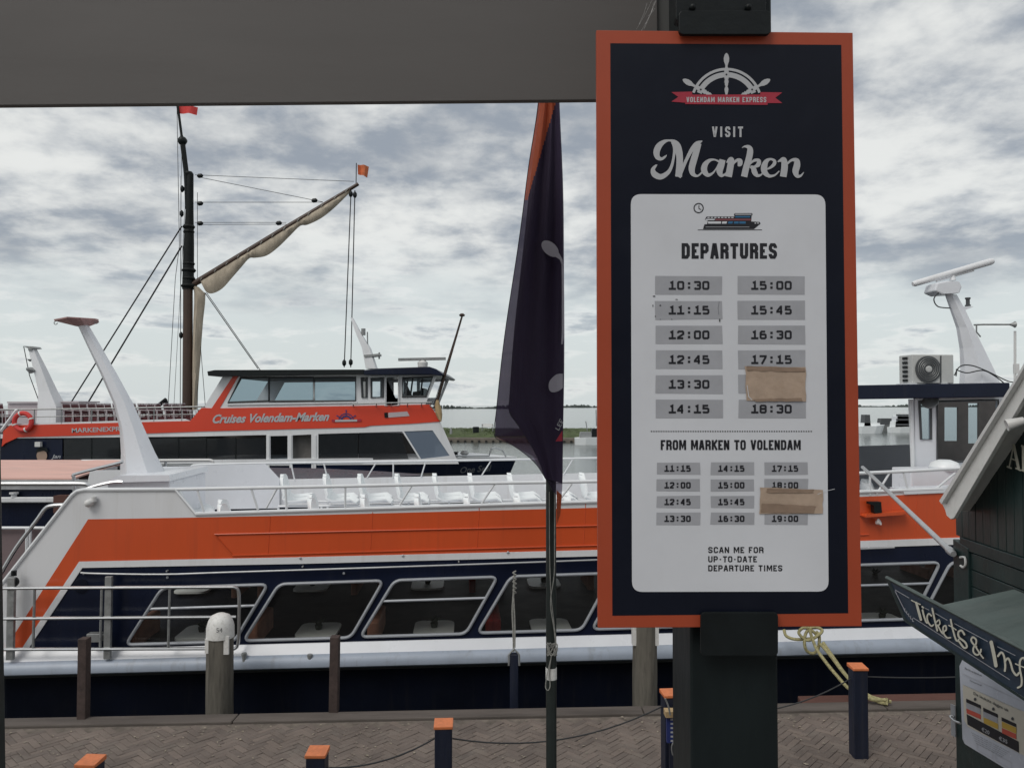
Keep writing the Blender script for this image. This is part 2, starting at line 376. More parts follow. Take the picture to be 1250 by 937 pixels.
def copy_part(src, parent, d):
    c = src.copy(); COL.objects.link(c); c.parent = parent; c.location = src.location + Vector(d); return c
def copy_tree(o, loc, label=None):
    r = o.copy(); COL.objects.link(r); r.location = loc
    if label: r['label'] = label
    for ch in [x for x in SC.objects if x.parent == o]:
        c = ch.copy(); COL.objects.link(c); c.parent = r
        for g in [x for x in SC.objects if x.parent == ch]:
            h = g.copy(); COL.objects.link(h); h.parent = c
    return r
def bez(pts, n=10, closed=False):      # Catmull-Rom through points of any dimension
    out = []; k = len(pts)
    for i in range(k if closed else k-1):
        g = lambda j: pts[j % k] if closed else pts[max(0, min(k-1, j))]
        p0, p1, p2, p3 = g(i-1), g(i), g(i+1), g(i+2)
        for s in range(n):
            t = s/n
            out.append(tuple(.5*((2*b) + (-a+c)*t + (2*a-5*b+4*c-d)*t*t + (-a+3*b-3*c+d)*t**3) for a, b, c, d in zip(p0, p1, p2, p3)))
    if not closed: out.append(tuple(pts[-1]))
    return out
def rrect(x0, y0, x1, y1, r, n=5):
    o = []
    for cx, cy, a0 in ((x1-r, y0+r, -90), (x1-r, y1-r, 0), (x0+r, y1-r, 90), (x0+r, y0+r, 180)):
        for i in range(n+1):
            a = R(a0+90*i/n); o.append((cx+r*cos(a), cy+r*sin(a)))
    return o
def rpoly(pts, r, n=4):                # polygon with rounded corners
    o = []; k = len(pts)
    for i in range(k):
        a, b, c = Vector(pts[i-1]), Vector(pts[i]), Vector(pts[(i+1) % k])
        p = b+(a-b).normalized()*r; q = b+(c-b).normalized()*r
        for j in range(n+1):
            t = j/n; v = p*(1-t)**2 + b*2*t*(1-t) + q*t*t; o.append(tuple(v))
    return o
# flat ribbons in any 2-D space, mapped onto a surface by fn(x, y, lift)
def ribbon(mb, pts, wd, fn, lift=0., dl=0., closed=False, cap=False):
    n = len(pts); ws = wd if isinstance(wd, (list, tuple)) else [wd]*n
    L_, R_ = [], []
    for i in range(n):
        p = Vector(pts[i][:2])
        a = Vector(pts[i-1][:2]) if (i > 0 or closed) else None; b = Vector(pts[(i+1) % n][:2]) if (i < n-1 or closed) else None
        d1 = (p-a).normalized() if a is not None else (b-p).normalized(); d2 = (b-p).normalized() if b is not None else d1
        t = (d1+d2); t = t.normalized() if t.length > 1e-6 else d1
        nn = Vector((-t.y, t.x)); k = max(.55, nn.dot(Vector((-d1.y, d1.x)))); h = ws[i]/2/k
        L_.append(p+nn*h); R_.append(p-nn*h)
    vs = []; 
    for i in range(n):
        z = lift+dl*i; vs += [fn(L_[i].x, L_[i].y, z), fn(R_[i].x, R_[i].y, z)]
    fs = [(2*i, 2*i+1, 2*((i+1) % n)+1, 2*((i+1) % n)) for i in range(n if closed else n-1)]
    mb.add(vs, fs)
    if cap:
        for e, o in ((0, 1), (n-1, -1)):
            p = Vector(pts[e][:2]); q = Vector(pts[e+o][:2]); d = (p-q).normalized(); nn = Vector((-d.y, d.x)); r = ws[e]/2
            ring = [p + nn*r*cos(a) + d*r*sin(a) for a in [pi*j/8 for j in range(9)]]
            z = lift+dl*(0 if e == 0 else n-1)
            mb.add([fn(v.x, v.y, z) for v in ring], [tuple(range(9))])
def disc(mb, cx, cy, rx, ry, fn, lift=0., n=20, rot=0.):
    mb.add([fn(cx+rx*cos(a)*cos(rot)-ry*sin(a)*sin(rot), cy+rx*cos(a)*sin(rot)+ry*sin(a)*cos(rot), lift) for a in [2*pi*i/n for i in range(n)]], [tuple(range(n))])
c_ = .16
GL = {
 'A': [[(0, 0), (.38, 1), (.62, 1), (1, 0)], [(.2, .27), (.8, .27)]],
 'C': [[(1, .70), (1, .84), (.8, 1), (.2, 1), (0, .84), (0, .16), (.2, 0), (.8, 0), (1, .16), (1, .30)]],
 'D': [[(0, .0), (0, 1), (.72, 1), (1, .84), (1, .16), (.72, 0), 'c']],
 'E': [[(1, 1), (0, 1), (0, 0), (1, 0)], [(0, .5), (.86, .5)]],
 'F': [[(1, 1), (0, 1), (0, 0)], [(0, .5), (.86, .5)]],
 'I': [[(.5, 0), (.5, 1)]], 'K': [[(0, 0), (0, 1)], [(1, 1), (.0, .40)], [(.32, .62), (1, 0)]],
 'L': [[(0, 1), (0, 0), (1, 0)]], 'M': [[(0, 0), (0, 1), (.12, 1), (.5, .2), (.88, 1), (1, 1), (1, 0)]],
 'N': [[(0, 0), (0, 1), (.08, 1), (.92, 0), (1, 0), (1, 1)]],
 'O': [[(0, .16), (0, .84), (.22, 1), (.78, 1), (1, .84), (1, .16), (.78, 0), (.22, 0), 'c']],
 'P': [[(0, 0), (0, 1), (.75, 1), (1, .86), (1, .56), (.75, .44), (0, .44)]],
 'R': [[(0, 0), (0, 1), (.75, 1), (1, .86), (1, .62), (.75, .5), (0, .5)], [(.70, .48), (1, .34), (1, 0)]],
 'S': [[(1, .74), (1, .85), (.78, 1), (.22, 1), (0, .85), (0, .66), (.15, .56), (.85, .42), (1, .32), (1, .15), (.78, 0), (.22, 0), (0, .15), (0, .26)]],
 'T': [[(0, 1), (1, 1)], [(.5, 1), (.5, 0)]], 'U': [[(0, 1), (0, .16), (.22, 0), (.78, 0), (1, .16), (1, 1)]],
 'V': [[(0, 1), (.42, 0), (.58, 0), (1, 1)]], 'X': [[(0, 0), (1, 1)], [(0, 1), (1, 0)]], '-': [[(.1, .45), (.9, .45)]],
 '0': [[(0, .12), (0, .88), (.15, 1), (.85, 1), (1, .88), (1, .12), (.85, 0), (.15, 0), 'c']],
 '1': [[(.12, .86), (.52, 1), (.52, 0)], [(0, 0), (1, 0)]],
 '2': [[(0, .75), (0, .88), (.15, 1), (.85, 1), (1, .88), (1, .62), (0, .12), (0, 0), (1, 0)]],
 '3': [[(0, .84), (.06, 1), (.85, 1), (1, .88), (1, .62), (.85, .53), (.4, .53)], [(.85, .52), (1, .42), (1, .12), (.85, 0), (.12, 0), (0, .16)]],
 '4': [[(1, .26), (0, .26), (0, .36), (.66, 1), (.74, 1), (.74, 0)]],
 '5': [[(.95, 1), (.06, 1), (.04, .58), (.85, .58), (1, .46), (1, .12), (.85, 0), (.12, 0), (0, .14)]],
 '6': [[(.9, .98), (.2, .98), (0, .8), (0, .12), (.15, 0), (.85, 0), (1, .12), (1, .46), (.85, .56), (.04, .56)]],
 '7': [[(0, 1), (1, 1), (1, .86), (.35, 0)]],
 '8': [[(.15, .54), (0, .64), (0, .88), (.15, 1), (.85, 1), (1, .88), (1, .64), (.85, .54), 'c'], [(.15, .52), (.85, .52), (1, .42), (1, .12), (.85, 0), (.15, 0), (0, .12), (0, .42), 'c']],
 '9': [[(.1, .02), (.8, .02), (1, .2), (1, .88), (.85, 1), (.15, 1), (0, .88), (0, .54), (.15, .44), (.96, .44)]],
}
WID = {'I': .45, 'M': 1.28, 'E': .86, 'F': .84, 'L': .8, 'T': .95, '-': .7, ' ': .55, ':': .9}
def block(mb, text, x0, x1, yt, yb, wt, fn, lift, mono=False, gap=.22):
    h = yb-yt; ws = [1. if mono else WID.get(c, 1.) for c in text]; g = gap
    tot = sum(ws)+g*(len(text)-1); u = (x1-x0)/tot; x = x0
    for c, cw in zip(text, ws):
        wpx = cw*u
        if c == ':':
            for yy in (.25, .72):
                cx = x+wpx/2; s = wt*.58; cy = yb-h*yy
                mb.add([fn(cx-s, cy-s, lift), fn(cx+s, cy-s, lift), fn(cx+s, cy+s, lift), fn(cx-s, cy+s, lift)], [(0, 1, 2, 3)])
        elif c in GL:
            for k, st in enumerate(GL[c]):
                cl_ = st[-1] == 'c'; p = st[:-1] if cl_ else st
                pts = [(x+wt/2+a*(wpx-wt), yb-wt/2-b*(h-wt)) for a, b in p]
                q = 0
                # ends that are free run out to the full box
                ribbon(mb, pts, wt, fn, lift+.00012*k, 0., cl_)
                if not cl_:
                    for e, o in ((0, 1), (-1, -2)):
                        a = Vector(pts[e]); b = Vector(pts[o]); d = (a-b).normalized()
                        vert = abs(d.x) < .75 and c in 'AEFHIKLMNPRTUVX147'
                        hor = abs(d.x) > .95 and c in 'EFLT1234579' and (abs(pts[e][0]-(x+wt/2)) < .01 or abs(pts[e][0]-(x+wpx-wt/2)) < .01)
                        if hor and p[e][1] in (0, 1) and len(p) <= 4:
                            nn = Vector((-d.y, d.x))*wt/2; e2 = a+d*wt*.5
                            mb.add([fn(*(a+nn), lift+.00012*k), fn(*(e2+nn), lift+.00012*k), fn(*(e2-nn), lift+.00012*k), fn(*(a-nn), lift+.00012*k)], [(0, 1, 2, 3)])
                        if vert and (abs(pts[e][1]-(yb-wt/2)) < .01 or abs(pts[e][1]-(yt+wt/2)) < .01):
                            nn = Vector((-d.y, d.x))*wt/2; e2 = a+d*wt*.5/max(.5, abs(d.y))
                            mb.add([fn(*(a+nn), lift+.00012*k), fn(*(e2+nn), lift+.00012*k), fn(*(e2-nn), lift+.00012*k), fn(*(a-nn), lift+.00012*k)], [(0, 1, 2, 3)])
        x += wpx+g*u
def bfont(text, shear=0., offset=0.):
    cu = bpy.data.curves.new('lettering', 'FONT'); cu.body = text; cu.shear = shear; cu.offset = offset; cu.resolution_u = 3
    o = bpy.data.objects.new('lettering', cu); COL.objects.link(o)
    dg = bpy.context.evaluated_depsgraph_get(); me = bpy.data.meshes.new_from_object(o.evaluated_get(dg))
    vs = [tuple(v.co[:2]) for v in me.vertices]; fs = [tuple(p.vertices) for p in me.polygons]
    bpy.data.objects.remove(o); bpy.data.curves.remove(cu); bpy.data.meshes.remove(me); return vs, fs
def bftext(mb, text, x0, x1, yt, yb, fn, lift, shear=0., offset=.0, yslope=0.):
    vs, fs = bfont(text, shear, offset)
    a, b = min(v[0] for v in vs), max(v[0] for v in vs); c, d = min(v[1] for v in vs), max(v[1] for v in vs)
    out = []
    for x, y in vs:
        px = x0+(x-a)/(b-a)*(x1-x0); out.append(fn(px, yb-(y-c)/(d-c)*(yb-yt)+yslope*(px-x0), lift))
    mb.add(out, fs)

# ================================================================== SETTING
WZ = -.8
m = MB(); m.add([(-6000, -40, WZ), (6000, -40, WZ), (6000, 9000, WZ), (-6000, 9000, WZ)], [(0, 1, 2, 3)])
water = m.build('water', 'water'); tag(water, kind='structure')
m = MB(); m.add([(-6000, -60, -4), (6000, -60, -4), (6000, 9000, -4), (-6000, 9000, -4)], [(0, 1, 2, 3)])
tag(m.build('ground', 'darkwood'), kind='structure')
# quay
QA, QB = 8.40, .049
def QY(x): return QA+QB*x
quay = thing('quay', (0, 6, 0), None, None); quay['kind'] = 'structure'
m = MB(); m.hexa([(-30, -12, -3.9), (30, -12, -3.9), (30, QY(30)-.02, -3.9), (-30, QY(-30)-.02, -3.9)], [(-30, -12, .004), (30, -12, .004), (30, QY(30)-.02, .004), (-30, QY(-30)-.02, .004)])
tag(m.build('paving_bed', 'joint', quay))
m = MB(); q = lambda x, o, z: (x, QY(x)+o, z)
for xa, xb in ((-14, -7.2), (-7.19, -2.9), (-2.89, 1.4), (1.41, 4.05), (4.06, 14)):
    m.hexa([q(xa, -.21, -.35), q(xb, -.21, -.35), q(xb, 0, -.35), q(xa, 0, -.35)], [q(xa, -.21, .035), q(xb, -.21, .035), q(xb, 0, .035), q(xa, 0, .035)])
    m.build('edge_beam', 'beam', quay, bevel=.012); m = MB()
m.hexa([q(3.2, .005, -.6), q(14, .005, -.6), q(14, .16, -.6), q(3.2, .16, -.6)], [q(3.2, .005, .02), q(14, .005, .02), q(14, .16, .05), q(3.2, .16, .05)])
m.build('fender_beam', 'beamred', quay, bevel=.01)
# herringbone clay pavers
BW = .068; g_ = .002
bm1 = MB()
def brick_verts(sx, sy, dz=0.):
    a, b = sx/2-g_, sy/2-g_; e = .004
    return [(-a, -b, -.015), (a, -b, -.015), (a, b, -.015), (-a, b, -.015), (-a, -b, .013+dz), (a, -b, .013+dz), (a, b, .013+dz), (-a, b, .013+dz),
            (-a+e, -b+e, .016+dz), (a-e, -b+e, .016+dz), (a-e, b-e, .016+dz), (-a+e, b-e, .016+dz)], \
           [(0, 1, 5, 4), (1, 2, 6, 5), (2, 3, 7, 6), (3, 0, 4, 7), (4, 5, 9, 8), (5, 6, 10, 9), (6, 7, 11, 10), (7, 4, 8, 11), (8, 9, 10, 11)]
bv, bf = brick_verts(3*BW, BW)
brick_me = bpy.data.meshes.new('brick'); brick_me.from_pydata(bv, [], bf); brick_me.materials.append(M['brick'])
allb = []
for i in range(-170, 171):
    for j in range(-170, 171):
        k = (i-j) % 6
        if k == 0: cx, cy, rot = (i+1.5)*BW, (j+.5)*BW, 0.
        elif k == 3: cx, cy, rot = (i+.5)*BW, (j-.5)*BW, pi/2
        else: continue
        a = R(45+2.8); x = cx*cos(a)-cy*sin(a); y = cx*sin(a)+cy*cos(a)+3.5
        if not (-8 < x < 8.5 and 5.0 < y < QY(x)-.235-.05): continue
        if x > 3.05 and y < 6.1 and y > 2: continue
        allb.append((x, y, rot+a))
allb.sort(key=lambda t: (0 if (abs(t[0])/t[1] < .665 and t[1] > 7.02) else 1, t[1]))
rest = MB()
for n, (x, y, a) in enumerate(allb):
    dz = random.uniform(-.002, .003); a += random.uniform(-.02, .02); tx, ty = random.uniform(-.02, .02), random.uniform(-.02, .02)
    if n < 300:
        o = bpy.data.objects.new('brick', brick_me); COL.objects.link(o); o.parent = quay
        o.location = (x, y-6, dz); o.rotation_euler = (tx, ty, a)
    else:
        rest.add([(x+p[0]*cos(a)-p[1]*sin(a), y+p[0]*sin(a)+p[1]*cos(a), p[2]+dz+(p[0]*tx+p[1]*ty)) for p in bv], bf)
o = rest.build('brick_paving', 'brick', quay, recalc=False); o['kind'] = 'stuff'
m = MB()
for i in range(900):
    x = random.uniform(-6.5, 6.5); y = random.uniform(6.6, QY(x)-.3)
    if x > 3.05 and y < 6.1: continue
    if random.random() < .35: x = 1.5*round(x/1.5)+random.gauss(0, .25)
    a = random.uniform(0, 6.3); l = random.uniform(.006, .022); k = random.uniform(.25, .8); c_1, s_1 = cos(a)*l, sin(a)*l; zz_ = .019+random.uniform(0, .006)
    m.add([(x-c_1, y-s_1, zz_), (x-s_1*k, y+c_1*k, zz_+.004), (x+c_1, y+s_1, zz_), (x+s_1*k, y-c_1*k, zz_+.003)], [(0, 1, 2, 3)])
o = m.build('fallen_petals', mat('pale_dry_petals', (.27, .24, .19), .9, isl=.3), recalc=False); tag(o, 'pale dry leaf litter scattered over the brick quay', kind='stuff')
# terrace the camera stands on
m = MB(); m.box(-7, 2.45, -6, 3.42, .0, 1.65); tag(m.build('terrace_floor', 'slabs'), kind='structure')

# land spit with dock edge, far shores
SPY = 87.
def spit():
    x0, x1 = P(470, 540, SPY).x, P(760, 540, SPY).x
    zt = P(600, 534, SPY).z; zb = WZ-.3
    m = MB(); m.hexa([(x0, SPY, zb), (x1, SPY-2, zb), (x1, SPY+24, zb), (x0, SPY+26, zb)], [(x0, SPY, zt), (x1, SPY-2, zt), (x1, SPY+24, zt), (x0, SPY+26, zt)])
    e = m.build('dock_edge', 'stone'); tag(e, kind='structure')
    m = MB(); zg = P(600, 522, SPY+9).z; n = 40
    secs = []
    for i in range(n+1):
        x = x0+(x1-x0)*i/n; yy = SPY-2*i/n; j = random.uniform(-.08, .08)
        secs.append([V(x, yy+1.2, zt+.004), V(x, yy+2.4, zt+.35+j), V(x, yy+6, zg-.25+j), V(x, yy+9, zg+j), V(x, yy+14, zg-.3), V(x, yy+25, zt+.004)])
    m.loft(secs, closed=False, caps=False); tag(m.build('grass_bank', 'grass', smooth=True), kind='structure')
    for i in range(34):
        x = x0+(x1-x0)*(i+.5)/34; y = SPY-2*(i+.5)/34-.12
        m = MB(); m.tube([(x, y, WZ-.5), (x, y, zt-.25)], .14, 6); m.build('pile', 'darkwood', e)
    m = MB()
    for i in range(3000):
        x = random.uniform(x0, x1); k = random.uniform(2, 9.4); y = SPY-2*(x-x0)/(x1-x0)+k
        z = zt + (zg-zt)*min(1, k/9)**.8; h = random.uniform(.02, .10)
        m.add([(x-.08, y, z-.12), (x+.08, y, z-.12), (x+random.uniform(-.1, .1), y, z+h)], [(0, 1, 2)])
    o = m.build('grass', 'grass', recalc=False); tag(o, 'green grass tufts along the bank beyond the water', kind='stuff')
    return zg
ZG = spit()
def shore(pa, pb, Y, hpx, name, lab, lift=0):
    x0, x1 = P(pa, 497, Y).x, P(pb, 497, Y).x; m = MB(); n = int((pb-pa)/1.6)
    m.box(x0, x1, Y, Y+60, WZ-.5, WZ+.6+lift)
    for i in range(n):
        x = x0+(x1-x0)*i/n; h = Y/F*hpx*random.uniform(.3, 1.)*(.75+.4*sin(i*.13)); r = Y/F*random.uniform(1.2, 2.6)
        m.lathe((x, Y+random.uniform(2, 40), WZ+.4), [(r*.7, 0), (r, h*.4), (r*.75, h*.8), (r*.2, h)], 6)
    o = m.build(name, 'tree'); tag(o, lab, kind='stuff')
shore(525, 668, 900, 4.2, 'tree_line', 'low dark tree line on the far shore left of the flag')
shore(686, 1000, 1300, 3.6, 'tree_line', 'hazy tree line on the far shore right of the flag', .6)
shore(1020, 1245, 1700, 3.6, 'tree_line', 'thin distant tree line seen under the wheelhouse roof', 1)
# ================================================================== SIGN POST, SIGN, CANOPY
PY = 1.90
xl, xr = P(843, 850, PY).x, P(950, 850, PY).x
post = thing('sign_post', ((xl+xr)/2, PY+.1, 1.65), 'thick black square timber post carrying the departures sign', 'post')
m = MB(); m.box(xl, xr, PY, PY+.215, 1.65, 4.75); m.build('post', 'blackpost', post, bevel=.006)
S = plane(1.862, .012)
def Sg(px, py, lift=0.): return S(px, py, -lift)
# clamps
def clamp(x0, x1, y0, y1, d, nm='clamp_plate', f=.02):
    m = MB(); pl = [Sg(x, y, d) for x, y in rrect(x0, y0, x1, y1, 5, 3)]; m.prism(pl, (0, f, 0)); return m.build(nm, 'black', post, bevel=.002)
clamp(829, 941, 13, 42, .019, f=.012); clamp(825, 935, -90, 26, .006, f=.03); clamp(855.5, 950, 747, 800, .014, f=.008)
for px in (846, 914):
    m = MB(); m.lathe(Sg(px, 8, .020), [(.0075, -.012), (.0085, -.005), (.007, 0.001), (.0035, .004)], 12, (0, -1, 0)); m.build('bolt', 'black', post, smooth=True)
sign = thing('departures_sign', Sg(890, 760, -.006), 'tall orange framed navy departures board with white timetable panel on black post', 'sign board')
m = MB(); m.prism([Sg(x, y) for x, y in ((728, 37), (1041, 40), (1052, 764), (730, 766))], (0, .014, 0)); m.build('board', 'signorange', sign, bevel=.0012)
m = MB(); m.sheet([Sg(x, y, .0005) for x, y in ((745, 53), (1027, 55), (1035.5, 748), (747.5, 751))]); m.build('navy_panel', 'signnavy', sign)
m = MB(); m.sheet([Sg(x, y, .0010) for x, y in rpoly([(770, 237), (1007.5, 237.5), (1011.5, 721.5), (771.5, 722)], 13, 6)])
card = m.build('timetable_panel', 'card', sign)
# ship wheel emblem
m = MB(); wx, wy = 886.8, 127.2
def arc(r, a0, a1, n=40): return [(wx+r*cos(R(a0+(a1-a0)*i/n)), wy-r*sin(R(a0+(a1-a0)*i/n))) for i in range(n+1)]
ribbon(m, arc(42.6, 19, 161), 3.2, Sg, .0010); ribbon(m, arc(35.8, 22, 158), 6.3, Sg, .0010)
for a in (90, 150.5, 29.5):
    ca, sa = cos(R(a)), -sin(R(a)); pt = lambda r: (wx+r*ca, wy+r*sa)
    rr = [31, 34, 38, 41, 45, 47, 49.5, 52, 56, 60, 62.2]; ww = [5.5, 4.5, 5.5, 5.5, 3., 2.8, 4.2, 6.2, 6.8, 4.6, 1.2]
    if a != 90: rr = [r-1 for r in rr]
    ribbon(m, [pt(r) for r in rr], ww, Sg, .0013)
    if a == 90: rr = [10, 12, 15, 18, 20, 21.5, 23.5, 26, 27, 28, 29, 30, 31.5]; ww = [3, 2.4, 4, 4.8, 3.8, 2.2, 4.0, 4, 6.2, 3, 6, 3, 5.5]
    else: rr = [18, 20, 22, 24.5, 25.5, 27, 28, 30, 31.5]; ww = [2.0, 3.2, 3.4, 5.2, 3, 5.6, 3, 5.6, 5]
    ribbon(m, [pt(r) for r in rr], ww, Sg, .0012)
m.build('ship_wheel_emblem', 'pgrey', sign)
m = MB()
for a in (90, 150.5, 29.5): disc(m, wx+36*cos(R(a)), wy-36*sin(R(a)), 1.2, 1.2, Sg, .0016, 10)
m.build('wheel_rivets', 'ink', sign)
m = MB(); m.sheet([Sg(x, y, .0014) for x, y in ((819.5, 112.6), (845, 112), (845, 126.2), (819.5, 124.3), (828, 118.5))])
m.sheet([Sg(x, y, .0014) for x, y in ((928, 112.6), (955, 113), (946.5, 119.5), (955, 126), (928, 126))])
m.sheet([Sg(x, y, .0017) for x, y in ((836.5, 115.6), (937, 115.6), (937, 128.2), (836.5, 127.2))]); m.build('ribbon_banner', 'pred', sign)
m = MB(); block(m, 'VOLENDAM MARKEN EXPRESS', 838, 935.5, 118.6, 124.9, 1.15, Sg, .0020, gap=.3); m.build('banner_lettering', 'pgrey', sign)
m = MB(); block(m, 'VISIT', 869.3, 907, 154.6, 167.4, 2.4, Sg, .0010, gap=.5); m.build('visit_lettering', 'pgrey', sign)
m = MB(); sx = 1/5.952
MK = [
 [(172,234,4),(160,246,14),(134,262,22),(106,250,36),(98,212,46),(116,168,44),(152,138,28),(192,128,14),(226,138,30),(248,164,46),(260,206,50),(266,258,48),(264,320,48),(258,392,50)],
 [(206,140,6),(228,184,22),(222,250,18),(206,318,22),(178,364,30),(128,392,40),(84,374,44),(72,340,30),(92,312,16),(104,306,3)],
 [(254,392,44),(284,338,26),(318,262,24),(356,192,30),(392,152,34),(430,132,6)],
 [(412,150,26),(388,208,44),(368,272,48),(354,330,46),(362,370,34),(392,386,16),(420,368,12),(440,338,8)],
 [(556,284,16),(520,268,12),(482,274,24),(450,306,40),(444,346,44),(468,378,30),(500,370,16),(528,338,10),(550,296,8)],
 [(578,268,44),(566,312,48),(556,350,46),(568,380,30),(592,376,14),(612,352,8),(624,330,6)],
 [(606,290,6),(622,276,26),(640,272,44),(632,330,48),(620,392,50)],
 [(642,330,6),(658,294,16),(684,272,22),(706,276,30),(702,300,36),(690,314,10)],
 [(718,182,3),(740,172,14),(768,178,32),(778,204,44),(768,262,46),(748,330,46),(734,392,46)],
 [(762,330,6),(780,296,12),(812,272,20),(842,276,26),(836,304,32),(812,318,18),(784,322,8)],
 [(778,318,16),(800,330,34),(812,362,38),(830,382,26),(856,378,14),(878,352,8)],
 [(880,342,6),(920,328,16),(952,300,26),(954,276,22),(926,264,16),(896,280,32),(880,318,46),(884,358,42),(916,386,24),(956,380,14),(990,350,8)],
 [(978,284,6),(996,274,20),(1022,270,40),(1028,320,48),(1018,392,48)],
 [(1034,330,6),(1052,294,14),(1084,270,20),(1116,276,38),(1118,310,48),(1108,352,46),(1120,386,28),(1146,384,16),(1168,358,4)]]
for k, st in enumerate(MK):
    pts = bez([(785+x*sx, 150+y*sx, w_*sx) for x, y, w_ in st], 10)
    ribbon(m, [p[:2] for p in pts], [max(.3, p[2]) for p in pts], Sg, .0010+.00012*k, .000002)
m.build('marken_lettering', 'pgrey', sign)
# card print
m = MB(); ribbon(m, [(852.8+5.6*cos(a), 254+5.6*sin(a)) for a in [2*pi*i/32 for i in range(32)]], 1.25, Sg, .0016, closed=True)
ribbon(m, [(853.2, 250.4), (853.2, 254.6), (856, 256)], .95, Sg, .0016); m.build('clock_icon', 'ink', card)
def fe(x, y): return (835+x/11.03, 240+y/11.03)
m = MB(); poly = lambda pts, lf: m.sheet([Sg(*fe(x, y), lf) for x, y in pts])
poly([(255, 438), (275, 372), (310, 372), (320, 325), (280, 308), (305, 268), (680, 268), (672, 240), (684, 224), (915, 222), (925, 240), (910, 258), (905, 335), (1020, 342), (1030, 365), (940, 438)], .0014)
ribbon(m, [fe(185, 447), fe(1050, 447)], .7, Sg, .0016)
fi = m.build('ferry_icon', 'ink', card)
def fic(pts, mt, nm): 
    m = MB(); m.sheet([Sg(*fe(x, y), .0018) for x, y in pts]); m.build(nm, mt, fi)
fic([(295, 300), (425, 300), (405, 318), (292, 318)], 'card', 'icon_white'); fic([(432, 298), (900, 298), (900, 322), (415, 322)], 'pmaroon', 'icon_red')
fic([(320, 334), (500, 334), (495, 364), (325, 364)], 'card', 'icon_white'); fic([(515, 334), (580, 334), (570, 364), (510, 364)], 'card', 'icon_white')
fic([(600, 334), (660, 334), (650, 364), (590, 364)], 'pblue', 'icon_blue'); fic([(675, 334), (735, 334), (735, 364), (670, 364)], 'pblue', 'icon_blue'); fic([(745, 334), (830, 334), (830, 364), (745, 364)], 'pblue', 'icon_blue')
fic([(690, 262), (890, 262), (890, 282), (690, 282)], 'pblue', 'icon_blue'); fic([(688, 231), (910, 231), (908, 248), (688, 248)], 'patch', 'icon_grey')
fic([(290, 406), (880, 406), (880, 413), (290, 413)], 'patch', 'icon_grey')
for q_ in range(8): fic([(315+46*q_, 276), (345+46*q_, 276), (345+46*q_, 288), (315+46*q_, 288)], 'card', 'icon_white')
for q_ in (950, 985): fic([(q_, 352), (q_+22, 352), (q_+22, 364), (q_, 364)], 'card', 'icon_white')
m = MB(); block(m, 'DEPARTURES', 832, 948.5, 296.8, 315.8, 4.1, Sg, .0015, gap=.2); m.build('departures_lettering', 'ink', card)
m = MB(); block(m, 'FROM MARKEN TO VOLENDAM', 806.5, 977.5, 536.8, 549, 2.5, Sg, .0015, gap=.16); m.build('from_marken_lettering', 'ink', card)
m = MB()
for i in range(66):
    x = 794.5+i*3; m.add([Sg(x, 525.6, .0015), Sg(x+1.6, 525.6, .0015), Sg(x+1.6, 527, .0015), Sg(x, 527, .0015)], [(0, 1, 2, 3)])
m.build('dotted_line', 'ink', card)
for t_, x0, x1, yt in (('SCAN ME FOR', 864.5, 932, 667.2), ('UP-TO-DATE', 864.5, 924, 678.4), ('DEPARTURE TIMES', 864.5, 955, 689.4)):
    m = MB(); block(m, t_, x0, x1, yt, yt+7.4, 1.5, Sg, .0015, gap=.24); m.build('scan_lettering', 'ink', card)
def patch(x0, x1, yc, hh, txt, tx0, tx1, th, wt):
    m = MB(); j = lambda: random.uniform(-.5, .5)
    m.sheet([Sg(x, y, .0015) for x, y in ((x0+j(), yc-hh+j()), (x1+j(), yc-hh+j()), (x1+j(), yc+hh+j()), (x0+j(), yc+hh+j()))])
    p = m.build('time_patch', 'patch', card)
    if txt:
        m = MB(); block(m, txt, tx0, tx1, yc-th, yc+th, wt, Sg, .0019, mono=True, gap=.16); o = m.build('time_lettering', 'ink', card)
colA = ['10:30', '11:15', '12:00', '12:45', '13:30', '14:15']; colB = ['15:00', '15:45', '16:30', '17:15', '', '18:30']
for i in range(6):
    y = 348.3+30.15*i
    patch(799.6+.15*i, 881.5+.15*i, y, 11.3, colA[i], 816.3, 866, 5.4, 2.5)
    patch(900.4+.2*i, 982.5+.2*i, y, 11.3, colB[i], 917, 966.5, 5.4, 2.5)
cs = [['11:15', '12:00', '12:45', '13:30'], ['14:15', '15:00', '15:45', '16:30'], ['17:15', '18:00', '', '19:00']]
for c in range(3):
    for r in range(4): patch(801.6+65.8*c, 854.7+65.8*c, 571.6+20.4*r, 7.4, cs[c][r], 811+65.6*c, 843.2+65.6*c, 3.9, 1.9)
m = MB()
for x, y, rx, ry in ((798.5, 361.5, 1.6, .8), (806, 372.8, 1.2, 1.0), (797, 373, .6, 1.6), (878.6, 391, 1, 2.2), (826, 365.4, 1.8, .5), (800, 386, .7, .9), (806, 389.8, .7, .5), (820, 389.6, .9, .5)): disc(m, x, y, rx, ry, Sg, .0020, 7)
ribbon(m, [(878, 368), (876.6, 376), (877.4, 384)], .35, Sg, .0020); m.build('scuff_marks', 'dkgrey', card)
